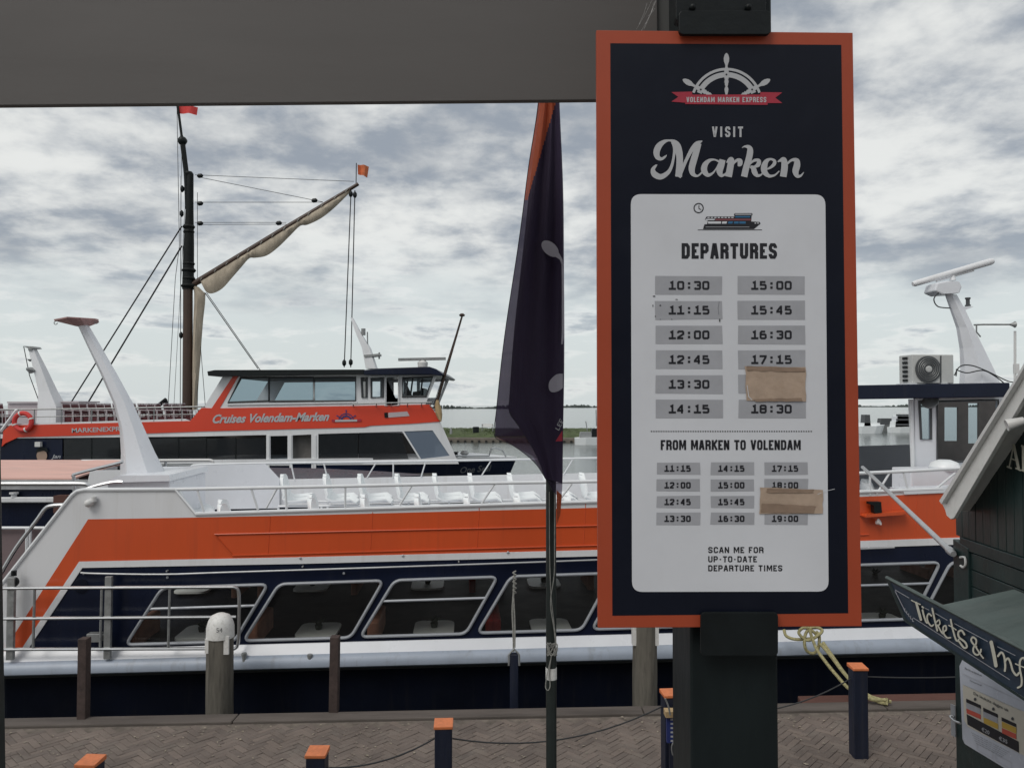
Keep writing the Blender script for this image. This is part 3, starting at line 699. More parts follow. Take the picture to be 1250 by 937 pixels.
def tape(pts, m2='tape', nm='tape_patch', lift=.0024, lab=None):
    n = 12; m = MB(); (ax, ay), (bx, by), (cx, cy), (dx, dy) = pts; vs = []
    for j in range(6):
        for i in range(n+1):
            s, t = i/n, j/5
            x = (ax*(1-s)+bx*s)*(1-t)+(dx*(1-s)+cx*s)*t; y = (ay*(1-s)+by*s)*(1-t)+(dy*(1-s)+cy*s)*t
            if i in (0, n): x += random.uniform(-.9, .9)
            if j in (0, 5): y += random.uniform(-.35, .35)
            vs.append(Sg(x, y, lift+random.uniform(0, .0009)))
    m.add(vs, [(j*(n+1)+i, j*(n+1)+i+1, (j+1)*(n+1)+i+1, (j+1)*(n+1)+i) for j in range(5) for i in range(n)])
    return m.build(nm, m2, card, smooth=True, label=lab)
M['tape_dark'] = mat('overlapping_parcel_tape', (.27, .195, .145), .35, var=.15, vscale=22, bump=.1, bscale=70)
tape([(909.5, 447), (983.5, 448), (983.5, 490), (911, 489)], lab='brown parcel tape over the 18:00 departure')
tape([(912, 446.5), (983, 449), (982.5, 454), (912, 452)], 'tape_dark', 'tape_edge', .0036); tape([(920, 487), (979, 485.5), (979, 489.5), (922, 490)], 'tape_dark', 'tape_edge', .0036)
tape([(928, 594.5), (1004.5, 597.5), (1005, 626.5), (926.5, 627)], lab='brown parcel tape over the lower timetable')
tape([(937, 596), (993, 597), (993, 601.5), (936, 601)], 'tape_dark', 'tape_edge', .0036); tape([(930, 614), (996, 617.5), (994, 626), (929, 625)], 'tape_dark', 'tape_edge', .0036)
m = MB(); ribbon(m, [(998, 603), (1008, 599), (1019, 596.5)], .5, Sg, .003); ribbon(m, [(912, 470), (914, 484), (918, 488)], .8, Sg, .0042); m.build('tape_shred', 'card', card)

# canopy (grey fascia beam, roof slab, left post)
can = thing('terrace_canopy', (-1.2, 2.1, 1.65), 'grey terrace canopy with broad fascia board across the top left', 'canopy')
bl, br = P(-30, 128.8, 2.12), P(803, 121.2, 2.22)
m = MB(); zt = 4.62
m.hexa([bl, br, br+V(0, .022, 0), bl+V(0, .022, 0)], [V(bl.x, bl.y, zt), V(br.x, br.y, zt), V(br.x, br.y+.022, zt), V(bl.x, bl.y+.022, zt)]); m.build('fascia_board', 'fascia', can, bevel=.002)
m = MB(); zb_ = br.z; a = P(826, 60, 2.26)
m.hexa([V(br.x+.002, 2.235, zb_), V(a.x+.1, 2.235, zb_), V(a.x+.1, 2.265, zb_), V(br.x+.002, 2.265, zb_)], [V(br.x+.002, 2.235, zt), V(a.x+.1, 2.235, zt), V(a.x+.1, 2.265, zt), V(br.x+.002, 2.265, zt)]); m.build('end_board', 'fasciaside', can)
m = MB(); m.box(-6, br.x-.01, 2.26, 3.0, 4.56, 4.61); m.build('roof_panel', 'fascia', can)
xt = P(-7, 200, 2.36).x-P(0, 200, 2.36).x
la, lb = P(7.5, 937, 2.36), P(-5, 130, 2.36); dl_ = (lb-la)/(lb.z-la.z)
f0 = la+dl_*(1.65-la.z); f1 = la+dl_*(zt-.03-la.z)
m = MB(); m.hexa([f0+V(-.07, -.07, 0), f0+V(0, -.07, 0), f0, f0+V(-.07, 0, 0)], [f1+V(-.07, -.07, 0), f1+V(0, -.07, 0), f1, f1+V(-.07, 0, 0)]); m.build('canopy_post', 'pole', can, bevel=.004)
m = MB()
for (x0, y0, x1, y1) in ((783, 38, 801, 1), (786, 36, 799, 2), (777, 36, 797, -2), (788, 30, 803, -6), (791, 20, 800, 10), (780, 30, 790, 4)):
    Y = 2.195; m.tube([P(x0, y0, Y), P((x0+x1)/2+1, (y0+y1)/2, Y), P(x1, y1, Y)], .00022, 3)
m.build('cobweb', 'web', can)
# unseen house added behind the camera to darken the sign
hs = thing('shading_house', (0, -13, 0), 'unseen brown brick house front added behind the terrace to shade the sign', 'house')
m = MB()
wins = [(-5.2, -3.7), (-2.5, -1.0), (2.3, 3.8)]
m.prism([(-9, -11.6, -.1), (9, -11.6, -.1), (9, -11.6, 6.4), (-9, -11.6, 6.4)], (0, -.3, 0), [[(a, -11.6, 2.5), (b, -11.6, 2.5), (b, -11.6, 4.1), (a, -11.6, 4.1)] for a, b in wins]); m.build('wall', 'wallbrick', hs)
for a, b in wins:
    m = MB()
    m.prism([(a, -11.64, 2.5), (b, -11.64, 2.5), (b, -11.64, 4.1), (a, -11.64, 4.1)], (0, -.06, 0), [[(a+.08, -11.64, 2.58), (b-.08, -11.64, 2.58), (b-.08, -11.64, 4.02), (a+.08, -11.64, 4.02)]]); f = m.build('window', 'white', hs)
    m = MB(); m.box(a+.08, b-.08, -11.69, -11.67, 2.58, 4.02); m.build('pane', 'glassdark', f)
m = MB(); m.prism([(-9.2, -11.3, 6.4), (-9.2, -17.5, 6.4), (-9.2, -14.4, 10)], (18.4, 0, 0)); m.build('roof', 'wallbrick', hs)

# ================================================================== FLAG AND POLE
FY = 3.4
fp = thing('flagpole', P(673, 937, FY), 'thin dark green flagpole with cord knotted round it below the navy flag', 'flagpole')
px = P(672.7, 700, FY).x
m = MB(); m.tube([(px, FY, 1.65), (px, FY, 4.9)], [.0235, .0215], 14); m.build('pole', 'pole', fp, smooth=True)
m = MB(); cpt = [(677.5, 600), (677, 660), (676.5, 700), (672, 735), (676, 765), (678, 785), (677, 800)]
m.tube([P(x, y, FY-.028) for x, y in bez(cpt, 6)], .0022, 5)
m.tube([P(x, y, FY-.028) for x, y in bez([(670.5, 600), (671, 680), (673, 730), (678, 775), (678, 790)], 6)], .0018, 5)
m.tube([P(x, y, FY-.03) for x, y in bez([(672, 805), (667.5, 825), (666, 838), (669, 842), (671.5, 836), (670.5, 820), (673, 800)], 6)], .0022, 5); m.build('cord', 'rope', fp, smooth=True)
m = MB(); kn = []
for i in range(60): a = i*.62; kn.append(P(674+5.5*cos(a)+1.2*sin(i*.9), 792+8*sin(a*1.31), FY-.034-.012*sin(a*.7)))
m.tube(kn, .0022, 5); m.build('cord_knot', 'rope', fp, smooth=True)
m = MB(); a = P(0, 814, FY).z; b = P(0, 828, FY).z; m.lathe((px, FY, b), [(.0245, 0), (.0245, a-b)], 16); m.build('white_tape', 'pilewhite', fp, smooth=True)
def cloth(Lp, Rp, mats, orange=None, Y=FY, amp=.03, ph=0, n=60, k=14, nf=2.5):
    Lc = bez(Lp, 12); Rc = bez(Rp, 12)
    def samp(c, t):
        L = [0]
        for i in range(1, len(c)): L.append(L[-1]+sqrt((c[i][0]-c[i-1][0])**2+(c[i][1]-c[i-1][1])**2))
        s = t*L[-1]
        for i in range(1, len(c)):
            if s <= L[i] or i == len(c)-1:
                u = (s-L[i-1])/max(1e-9, L[i]-L[i-1]); return (c[i-1][0]*(1-u)+c[i][0]*u, c[i-1][1]*(1-u)+c[i][1]*u)
    m = MB(); vs = []; 
    for j in range(n+1):
        a, b = samp(Lc, j/n), samp(Rc, j/n)
        for i in range(k+1):
            u = i/k; x = a[0]*(1-u)+b[0]*u; y = a[1]*(1-u)+b[1]*u
            d = amp*(sin(u*nf*2*pi+ph+j*.035)*(.3+.7*sin(pi*min(1, j/n*1.1+.1))) + .3*sin(u*11+j*.12))
            vs.append((x, y, d))
    vv = [P(x, y, Y+d) for x, y, d in vs]; fs = []; mi = []
    for j in range(n):
        for i in range(k):
            q0 = j*(k+1)+i; fs.append((q0, q0+1, q0+k+2, q0+k+1))
            cx = sum(vs[t][0] for t in fs[-1])/4; cy = sum(vs[t][1] for t in fs[-1])/4
            mi.append(1 if (orange and orange(cx, cy)) else 0)
    m.add(vv, fs); m.m = mi; return m
flag = thing('flag', P(672, 604, FY-.06), 'long navy and orange flag hanging limp beside the sign with white wheel print', 'flag')
orr = lambda x, y: x < 645+(240-y)*.29-(240-y)*.0 and y < 242
m = cloth([(659, 60), (657, 125), (645, 205), (634, 290), (616, 410), (606, 500), (604, 532)], [(681, 60), (683, 125), (687.5, 230), (688.5, 330), (689, 430), (688, 500), (687, 532)], None, orr, Y=FY-.045, amp=.014, k=44, n=100)
m.build('sheer_cloth', ['flag', 'flagor'], flag, smooth=True, recalc=False)
m = cloth([(604, 532), (622, 541), (640, 553), (655, 567), (666, 584), (674, 598), (682, 606)], [(687, 532), (687, 550), (687, 565), (687, 578), (686.5, 590), (686, 600), (685.5, 608)], None, None, Y=FY-.0455, amp=.004, k=20, n=30)
m.build('lower_cloth', 'flaglow', flag, smooth=True, recalc=False)
m = cloth([(661, 60), (660, 125), (648, 215), (639, 300), (628, 400), (622, 480), (621.5, 503), (633, 520), (648, 543), (658, 563), (665, 583)], [(680.5, 60), (682, 125), (686.5, 230), (687.5, 330), (688, 430), (687.5, 520), (686.5, 590)], None, orr, Y=FY-.075, amp=.012, ph=1, k=44, n=100)
m.build('folded_cloth', ['flagdense', 'flagor'], flag, smooth=True, recalc=False)
m = MB(); m.tube([P(x, y, FY-.048) for x, y in bez([(659, 60), (657, 125), (645, 205), (634, 290), (616, 410), (606, 500), (604, 532), (622, 541), (640, 553), (655, 567), (666, 584), (674, 598)], 8)], .0017, 5)
m.tube([P(x, y, FY-.08) for x, y in bez([(621.5, 503), (633, 520), (648, 543), (658, 563), (665, 583)], 8)], .0013, 5); m.build('hem', 'ink', flag, smooth=True)
m = MB(); m.sheet([P(x, y, FY-.02) for x, y in ((604, 533), (640, 522), (664, 513), (666, 540), (667, 585), (650, 556))]); m.build('orange_lining', mflag('sheer_red_lining', (.25, .05, .03), .55), flag)
m = MB(); m.prism([P(x, y, FY-.05) for x, y in ((679.5, 598), (686, 604), (684, 628), (679.5, 640))], (0, .002, 0)); m.build('orange_tail', 'flagor', flag)
fF = lambda x, y, l: P(x, y, FY-.099-l)
m = MB(); disc(m, 671.5, 303.5, 12.5, 7.6, fF, 0., 24, R(42)); ribbon(m, bez([(678, 309), (682, 313), (685, 317), (687, 324)], 5), [8, 7.6, 7, 6.4, 5.8, 5.2, 4.6, 4, 3.5, 3.2, 3, 2.8, 2.6, 2.4, 2.2, 2], fF, .0004)
ribbon(m, bez([(686.3, 318), (687.2, 350), (687.2, 400), (686, 420)], 6), [1.5+1.5*sin(pi*i/18) for i in range(19)], fF, .0006)
m.sheet([fF(x, y, 0) for x, y in bez([(687, 456), (679, 457), (671, 465), (670, 474), (674, 478.5), (682, 477), (687, 473)], 5)]); m.build('wheel_print', 'flagwhite', flag)
m = MB(); m.sheet([fF(x, y, 0) for x, y in ((686.5, 525), (686.5, 538), (678, 538.5))]); m.build('red_print', 'pred', flag)
m = MB(); fr = lambda x, y, l: fF(680+(x*.55+y*.75), 524-(x*1.1-y*.45), l)
block(m, 'LEE', 0, 11, -3, 3, .7, fr, .0005); m.build('flag_lettering', 'pgrey', flag)

# ================================================================== FRONT FERRY
BA, BB = 9.6, .065
B = plane(BA, BB)
eu = V(1, BB, 0).normalized(); ev = V(-BB, 1, 0).normalized()
fer = thing('passenger_ferry', B(500, 790) * 1 + V(0, 2, -B(500, 790).z + WZ), 'large white, orange and navy passenger ferry moored nearest the quay', 'ferry')
def lerp(a, b, t): return a+(b-a)*t
def ysh(px, a, b): return lerp(a, b, (px-7)/(1133.))          # sheer-type lines: value at px 7 and px 1140
BWD = 4.3
fw = ev*BWD
# hull as loft along stations in px: near side follows plane, taper to the bow beyond the kiosk
secs = []
for px_, tap in ((-60, .25), (7, .0), (300, 0), (700, 0), (1140, 0), (1500, .05), (1900, .6), (2200, 1.5), (2420, 2.12)):
    yt = ysh(px_, 802.5, 772); a = B(px_, yt); a = a+ev*tap; zt_ = min(a.z, a.z)
    b = a+ev*(BWD-2*tap)
    if px_ > 1140: a.z = b.z = B(1140, 772).z + (px_-1140)*.0004
    secs.append([V(a.x, a.y, a.z), V(a.x, a.y, WZ+.3)+ev*.05, V(a.x, a.y, WZ-.5)+ev*.3, V(b.x, b.y, WZ-.5)-ev*.3, V(b.x, b.y, WZ+.3)-ev*.05, V(b.x, b.y, a.z)])
m = MB(); m.loft(secs, closed=True); m.build('hull', 'navy_low', fer)
# rubbing strake: white ledge, rounded side with a painted blue-grey reflection, dark under-edge
def strake(y0, y1, d0, d1, mt, nm, n=20, side=0, rb_=0):
    secs = []
    for i in range(n+1):
        px_ = lerp(-60, 1480, i/n)
        p = B(px_, ysh(px_, *y0))-ev*d0; q_ = B(px_, ysh(px_, *y1))-ev*d1; pi_ = V(p.x, p.y, p.z)+ev*(d0+.02); qi = V(q_.x, q_.y, q_.z)+ev*(d1+.02)
        if side: p, q_, pi_, qi = [v+ev*(BWD+2*d) for v, d in ((p, d0), (q_, d1), (pi_, -.02), (qi, -.02))]
        secs.append([p, p.lerp(q_, .2)-ev*rb_*.6*(1-2*side), p.lerp(q_, .5)-ev*rb_*(1-2*side), p.lerp(q_, .85)-ev*rb_*.7*(1-2*side), q_, qi, pi_] if rb_ else [p, q_, qi, pi_])
    m = MB(); m.loft(secs); return m.build(nm, mt, fer, smooth=bool(rb_))
strake((794, 763.5), (804.5, 775), .02, .10, 'white2', 'gunwale_ledge')
strake((804.6, 775.1), (820, 791.5), .12, .15, 'strake', 'rubbing_strake', rb_=.05)
strake((820.1, 791.6), (825, 797), .14, .08, 'strake_dark', 'strake_underside')
# cabin side navy with real window openings
def win(tl, tr, br_, bl_): return [tl, tr, br_, bl_]
TLx = [198.5, 341, 482, 623.6, 762, 897, 1029, 1160, 1290]; 
wins1 = []
for i, x in enumerate(TLx):
    yt = lerp(717, 685.5, (x-198)/(1160-198)); x2 = x+ (129-.9*i*2); yt2 = yt-(.033*(x2-x))
    dx = 41-1.2*i*1.0; yb = lerp(786, 754, (x-198)/(1160-198)); 
    wins1.append([(x, yt), (x2, yt2), (x2-dx, yb-.03*(x2-x)), (x-dx-3.5, yb)])
def side_panel(off, thick, mt, nm):
    outer = [B(25, 794.2, off), B(97, 692.5, off), B(740, 677.5, off), B(1480, 655, off), B(1480, ysh(1480, 794, 763.7), off), B(740, ysh(740, 794, 763.7), off)]
    holes = [[B(x, y, off) for x, y in rpoly(w_, 9, 4)] for w_ in wins1]
    m = MB(); m.prism(outer, ev*thick, holes); return m
side_panel(0, .04, 'navy', '').build('cabin_side', 'navy', fer)
m = side_panel(0, .04, 'navy', ''); m.v = [p+fw-ev*.04 for p in m.v]; m.build('cabin_side', 'navy', fer)
for i, w_ in enumerate(wins1):
    m = MB(); ring = [B(x, y)-ev*.012 for x, y in rpoly(w_, 9, 5)]; m.tube(ring, .020, 8, closed=True)
    if i in (0, 2, 4, 6):     # opening top light
        tt = .37; a = (lerp(w_[0][0], w_[3][0], tt), lerp(w_[0][1], w_[3][1], tt)); b = (lerp(w_[1][0], w_[2][0], tt), lerp(w_[1][1], w_[2][1], tt)); m.tube([B(*a)-ev*.01, B(*b)-ev*.01], .017, 6)
    f = m.build('window', 'alu', fer, smooth=True)
    m = MB(); m.sheet([B(x, y)+ev*.015 for x, y in rpoly(w_, 9, 4)]); m.build('pane', 'glass', f)
# thin chrome handrail, white band, orange band, white bulwark
m = MB(); m.tube([B(x, y)-ev*.05 for x, y in bez([(101, 697.5), (120, 698.5), (200, 699.5), (280, 697), (500, 690), (740, 681.5), (1089, 667)], 4)], .011, 6)
for x in (104, 205, 370, 560, 740, 900, 1060): m.tube([B(x, lerp(699, 667.6, (x-104)/985))-ev*.05, B(x, lerp(699, 667.6, (x-104)/985))+ev*.01], .01, 5)
m.build('handrail', 'strut', fer, smooth=True)
m = MB(); m.prism([B(x, y) -ev*.012 for x, y in ((25, 794), (97, 685), (370, 679.5), (740, 670.5), (1480, 645), (1480, 654), (740, 678), (370, 687.5), (101, 692.5), (33, 794))], ev*.05); m.build('white_band', 'white', fer)
m = MB(); m.prism([B(x, y) for x, y in ((7, 790), (107.5, 633.5), (213, 631.8), (370, 628.6), (740, 619), (1480, 588), (1480, 645), (740, 670.5), (370, 679.5), (97, 684.8), (25, 794), (4, 794))], ev*.05)
m.build('orange_band', 'orange', fer)
m = MB(); oc = [(740, 641), (262, 652), (285, 677.5), (740, 666)]
m.tube([B(x, y)-ev*.008 for x, y in ((1060, 628), (740, 640.8), (262, 651.8), (284, 677.6), (740, 664.8), (1060, 652))], .009, 6); m.build('raised_moulding', 'orange', fer, smooth=True)
for x in (330, 455, 585, 715, 850, 985, 1120):
    m = MB(); yt = lerp(629.5, 599, (x-330)/790.); yb = lerp(680, 655, (x-330)/790.); m.tube([B(x, yt)-ev*.001, B(x-3, yb)-ev*.001], .0045, 4); m.build('plate_seam', 'orange', fer)
# white side
top = [(7, 706), (89, 604), (95, 599.5), (103, 598), (214, 597.5), (238.5, 628), (740, 612), (1480, 584), (1480, 588), (740, 619), (370, 628.6), (213, 631.8), (107.5, 633.5), (7, 790)]
m = MB(); m.prism([B(x, y) for x, y in top], ev*.05); m.build('bulwark', 'white', fer)
m = MB(); m.tube([B(x, y) for x, y in ((2, 713), (50, 652), (88, 604), (94, 599.3), (103, 597.4), (214, 597), (239, 627), (500, 619), (740, 611.5), (1150, 596.5))], .024, 8)
m.build('bulwark_rail', 'whitetube', fer, smooth=True)
m = MB(); m.prism([B(x, y, BWD) for x, y in ((110, 574), (232, 573), (251, 587), (740, 577), (1480, 560), (1480, 600), (100, 620))], ev*.05); m.build('far_bulwark', 'white', fer)
# top rails near
m = MB(); m.tube([B(x, y) for x, y in bez([(214, 597), (400, 593.5), (560, 590), (740, 587), (1058, 577), (1180, 571), (1300, 566)], 3)], .022, 8); m.build('top_rail', 'whitetube', fer, smooth=True)
for a, b in (((241, 598), (249, 624)), ((307, 597), (315, 622)), ((338, 596), (325, 620)), ((348.5, 595), (350, 621)), ((421.5, 594), (421.5, 619)), ((503, 592), (488, 616)), ((604, 590), (588, 614)), ((698, 590), (682, 611)), ((1086, 577), (1070, 603)), ((1103, 577), (1109, 602)), ((1166, 577), (1138, 600)), ((1062, 577), (1062, 604))):
    m = MB(); m.tube([B(*a), B(*b)], .014, 6); m.build('rail_stay', 'whitetube', fer, smooth=True)
# deck
def Bv(px, py, v): return B(px, py, v*1.0)
DZ = CAMZ-1.95
def bz(u_px, v, z):          # point with the horizontal position of px at depth v and given z
    p = B(u_px, 600, v); return V(p.x, p.y, z)
m = MB(); a, b = B(120, 600), B(1480, 600); a.z = b.z = DZ-.05
m.hexa([a+ev*.05, b+ev*.05, b+fw-ev*.002, a+fw-ev*.002], [p+V(0, 0, .05) for p in (a+ev*.05, b+ev*.05, b+fw-ev*.002, a+fw-ev*.002)]); m.build('upper_deck', 'white2', fer)
# step platform under far row
m = MB(); a, b = B(330, 600), B(1000, 600); a.z = b.z = DZ+.0
m.hexa([a+ev*2.4, b+ev*2.4, b+ev*4.2, a+ev*4.2], [p+V(0, 0, .02) for p in (a+ev*2.4, b+ev*2.4, b+ev*4.2, a+ev*4.2)]); m.build('seat_platform', 'white2', fer)
# far rail + panel
m = MB(); m.tube([B(x, y, BWD) for x, y in bez([(228, 576), (234, 569), (246, 567), (330, 565), (480, 563), (640, 560.5), (740, 558.5), (1000, 552), (1140, 548)], 3)], .020, 8); m.build('far_rail', 'whitetube', fer, smooth=True)
m = MB(); m.prism([B(x, y, BWD-.06) for x, y in ((222, 596), (222, 582), (236, 568), (324, 566), (341, 584), (341, 620), (222, 622))], ev*.03); m.build('stair_screen', 'white2', fer)
for x, y0, y1, dx in ((355, 565, 585, -5), (395, 564, 583, -5), (460, 563, 581, 12), (480, 563, 581, 0), (520, 562, 580, 6), (600, 561, 578, 12), (700, 559, 577, 12), (740, 559, 577, 0)):
    m = MB(); m.tube([B(x, y0, BWD), B(x-dx, y1+2, BWD)], .013, 6); m.build('rail_stay', 'whitetube', fer, smooth=True)
# bucket seats
def seat_mesh():
    prof = [(.44, .405, .17), (.43, .43, .20), (.34, .445, .225), (.18, .43, .23), (.05, .425, .23), (-.03, .47, .23), (-.065, .57, .225), (-.09, .68, .21), (-.105, .76, .18), (-.112, .805, .13), (-.115, .825, .06)]
    def side(off):
        vs = []
        for k, (x, z, wd) in enumerate(prof):
            for t in (-1, -.75, -.4, 0, .4, .75, 1):
                lip = .045*abs(t)**3 if k > 1 else 0
                xx = x + (lip*1.2 if k > 5 else 0); zzv = z + (lip if k <= 5 else 0)
                vs.append(V(xx-(off if k > 4 else 0), t*wd, zzv-(off if k <= 5 else 0)))
        return vs
    m = MB(); n = 7; A = side(0); Bq = side(.018); k = len(prof)
    fs = [(j*n+i, j*n+i+1, (j+1)*n+i+1, (j+1)*n+i) for j in range(k-1) for i in range(n-1)]
    o = n*k; fs += [tuple(t+o for t in f) for f in fs]
    for j in range(k-1): fs += [(j*n, (j+1)*n, (j+1)*n+o, j*n+o), (j*n+n-1, (j+1)*n+n-1, (j+1)*n+n-1+o, j*n+n-1+o)]
    for i in range(n-1): fs += [(i, i+1, i+1+o, i+o), ((k-1)*n+i, (k-1)*n+i+1, (k-1)*n+i+1+o, (k-1)*n+i+o)]
    m.add(A+Bq, fs); return m
sm = seat_mesh(); sme = None
def put_seat(parent, p, ang, name='seat', mtl='seat', sc=1.):
    global sme
    if sme is None:
        o = sm.build('seat', 'seat', None, smooth=True); sme = o.data; off = o.location.copy(); bpy.data.objects.remove(o); put_seat.off = off
    o = bpy.data.objects.new(name, sme); COL.objects.link(o); o.parent = parent
    o.rotation_euler = (0, 0, ang); c, s = cos(ang), sin(ang); f = put_seat.off
    o.location = p + V(f.x*c-f.y*s, f.x*s+f.y*c, f.z)*sc - ROOT[parent.name]; o.scale = (sc,)*3
    return o
ang = math.atan(BB)
zN, zF = DZ-.07, DZ+.01
near = [388, 452, 517, 577, 638, 699, 763, 826, 890, 955]; far = [352, 404, 446, 491, 537, 580, 628, 672, 716, 762, 808, 855, 900, 945]
for x in near:
    for v in (.50, .98): put_seat(fer, bz(x, v, zN), ang)
for x in far:
    for v in (3.0, 3.5): put_seat(fer, bz(x, v, zF-.03), ang)
for v in (.55, 1.05): put_seat(fer, bz(279, v, zN-.07), ang)
for v in (1.5, 2.0, 2.5): put_seat(fer, bz(222, v, zN), ang)
for px_, v in ((1062, 2.6), (1062, 3.1)): put_seat(fer, bz(px_, v, zN-.05), ang)
for x0, x1, v, z in ((345, 985, 3.25, zF+.33), (380, 985, .75, zN+.33)):
    m = MB(); a, b = bz(x0, v, z), bz(x1, v, z); 
    for dv in (-.28, .28): m.tube([a+ev*dv, b+ev*dv], .02, 6)
    for i in range(14): p = a.lerp(b, i/13); m.tube([p+ev*-.28, p+ev*-.28-V(0, 0, .33)], .018, 6); m.tube([p+ev*.28, p+ev*.28-V(0, 0, .33)], .018, 6)
    m.build('seat_frame', 'whitetube', fer)
# raked mast on its plinth
mv = 1.9
def Mq(px, py, d=0.): return B(px, py, mv+d)
m = MB(); m.prism([Mq(x, y, -.55) for x, y in ((131, 588), (207, 587), (207, 640), (131, 640))], ev*1.5); m.build('mast_plinth', 'white2', fer, bevel=.02)
m = MB(); pl = [Mq(x, y, -.65) for x, y in ((120, 594), (143, 580.5), (206, 579.5), (208, 587), (131, 589))]; m.prism(pl, ev*1.6); m.build('plinth_top', 'white2', fer)
m = MB(); sec = []
for l, r_, dpt in (((96, 397.5), (107, 396), .07), ((107, 421), (121, 420), .08), ((124, 456), (141, 455), .10), ((140, 492), (161, 492), .13), ((148, 522), (174, 522), .17), ((150.5, 552), (187, 552), .22), ((150, 586), (204, 585), .28)):
    a, b = Mq(*l), Mq(*r_); sec.append([a-ev*dpt*.35, a.lerp(b, .3)-ev*dpt, a.lerp(b, .8)-ev*dpt, b-ev*dpt*.3, b+ev*dpt*.3, a.lerp(b, .8)+ev*dpt, a.lerp(b, .3)+ev*dpt, a+ev*dpt*.35])
m.loft(sec); m.build('raked_mast', 'white2', fer, smooth=True)
m = MB(); a, b, c, d = Mq(68, 391), Mq(118.5, 390), Mq(107, 397.2), Mq(95, 398.5)
m.loft([[a-ev*.05, a+ev*.05, a+ev*.05+V(0, 0, .012), a-ev*.05+V(0, 0, .012)], [Mq(95, 390.4)-ev*.3-V(0, 0, .004), Mq(95, 390.4)+ev*.3-V(0, 0, .004), Mq(95, 390)+ev*.3+V(0, 0, .008), Mq(95, 390)-ev*.3+V(0, 0, .008)], [b-ev*.05, b+ev*.05, b+ev*.05+V(0, 0, .01), b-ev*.05+V(0, 0, .01)]])
m.loft([[a-ev*.04, a+ev*.04, a+ev*.04-V(0, 0, .01), a-ev*.04-V(0, 0, .01)], [Mq(92, 391)-ev*.28, Mq(92, 391)+ev*.28, d+ev*.08, d-ev*.08], [Mq(110, 391)-ev*.28, Mq(110, 391)+ev*.28, c+ev*.08, c-ev*.08], [b-ev*.04, b+ev*.04, b+ev*.04-V(0, 0, .01), b-ev*.04-V(0, 0, .01)]])
m.build('mast_head', mat('dull_red_grey_head', (.42, .25, .24), .5, var=.2, vscale=3), fer)
for hx, hy in ((68, 392), (117.5, 391)):
    m = MB(); m.tube([Mq(hx+2*cos(a), hy+2+2*sin(a)) for a in [i*.6 for i in range(9)]], .006, 5); m.build('hook', 'galv', fer)
# stern details
m = MB(); m.tube([B(x, y, .9) for x, y in bez([(-40, 590), (3, 590), (60, 590), (98, 590), (107, 591.5), (111, 597)], 4)], .03, 8); m.build('stern_rail', 'steel', fer, smooth=True)
m = MB(); m.tube([B(x, y, .25) for x, y in bez([(1, 700), (20, 668), (44, 636), (55, 621), (63, 617), (78, 616)], 4)], .025, 8); m.build('stern_grab_rail', 'steel', fer, smooth=True)
m = MB(); m.prism([B(x, y, 1.4) for x, y in ((-60, 645), (60, 645), (60, 730), (-60, 730))], ev*.03); m.build('stern_panel', 'greypink', fer)
m = MB(); m.tube([B(x, y, 1.35) for x, y in ((-60, 644), (60, 644))], .022, 6); m.tube([B(x, y, 1.3) for x, y in ((33, 644), (33, 700))], .022, 6); m.tube([B(x, y, 1.3) for x, y in ((37, 644), (37, 700))], .018, 6); m.build('stern_panel_rail', 'whitetube', fer)
m = MB(); m.tube([B(x, y, .3) for x, y in bez([(95, 600), (120, 592), (140, 588), (150, 588)], 3)], .02, 6); m.build('stair_rail', 'steel', fer, smooth=True); m = MB(); m.tube([B(x, y, 1.2) for x, y in bez([(91, 600), (90, 582), (93, 578), (140, 566), (150, 563)], 4)], .022, 6); m.build('stair_rail', 'steel', fer, smooth=True)
m = MB(); m.prism([B(x, y, 0) + ev*.06 for x, y in ((7, 706), (7, 794), (-60, 794), (-60, 760))], ev*.04); m.build('stern_bulwark', 'white', fer)
# deck lamp on the side
m = MB(); m.lathe(B(111, 613)-ev*.05, [(.035, -.05), (.05, 0), (.045, .03), (.02, .05)], 12, (-.8, -.5, -.5)); m.tube([B(112, 612)-ev*.05, B(116.5, 608)-ev*.02], .025, 8); m.lathe(B(116.5, 608.5)-ev*.04, [(.03, -.03), (.03, .03)], 10); m.build('side_lamp', 'lamp', fer, smooth=True)
# gangway guard: two flat posts with three rails
gd = -ev*.16
m = MB()
for ya, yb in (((-20, 714), (290, 712.2)), ((-20, 750.5), (293, 748)), ((-20, 787), (288, 786))):
    m.tube([B(*ya)+gd, B(*yb)+gd], .020, 8)
m.tube([B(x, y)+gd for x, y in bez([(285, 712.3), (292, 713), (296, 719), (296.5, 745), (295.5, 778), (291, 786), (285, 786)], 5)], .020, 8)
m.build('gangway_rail', 'steel', fer, smooth=True)
for x, y0, y1 in ((51.5, 712, 786), (132, 713, 785), (213.5, 713, 786)):
    m = MB(); m.tube([B(x, y0)+gd, B(x-2, y1)+gd], .015, 6); m.build('rail_baluster', 'galv', fer)
for x0, x1, y0, y1 in ((17.5, 27, 701, 800), (134.5, 143.5, 700, 799)):
    m = MB(); a, b, c, d = B(x0+1, y0)+gd, B(x1, y0)+gd, B(x1-2, y1)+gd, B(x0-1, y1)+gd; m.prism([a, b, c, d], ev*.05); m.build('rail_post', 'galv', fer, bevel=.004)
m = MB(); m.lathe(B(24, 707)-ev*.12, [(.055, -.02), (.06, 0), (.055, .02)], 14, -ev); m.lathe(B(23, 697)-ev*.1, [(.03, -.03), (.03, .03)], 10); m.build('navigation_lamp', 'black', fer, smooth=True)
m = MB(); c = B(121, 774)-ev*.1; m.obox(c, .08, .05, .05, eu, ev, (0, 0, 1)); m.obox(c+eu*.12, .035, .04, .035, eu, ev, (0, 0, 1)); m.build('deck_fitting', 'galv', fer, bevel=.008)
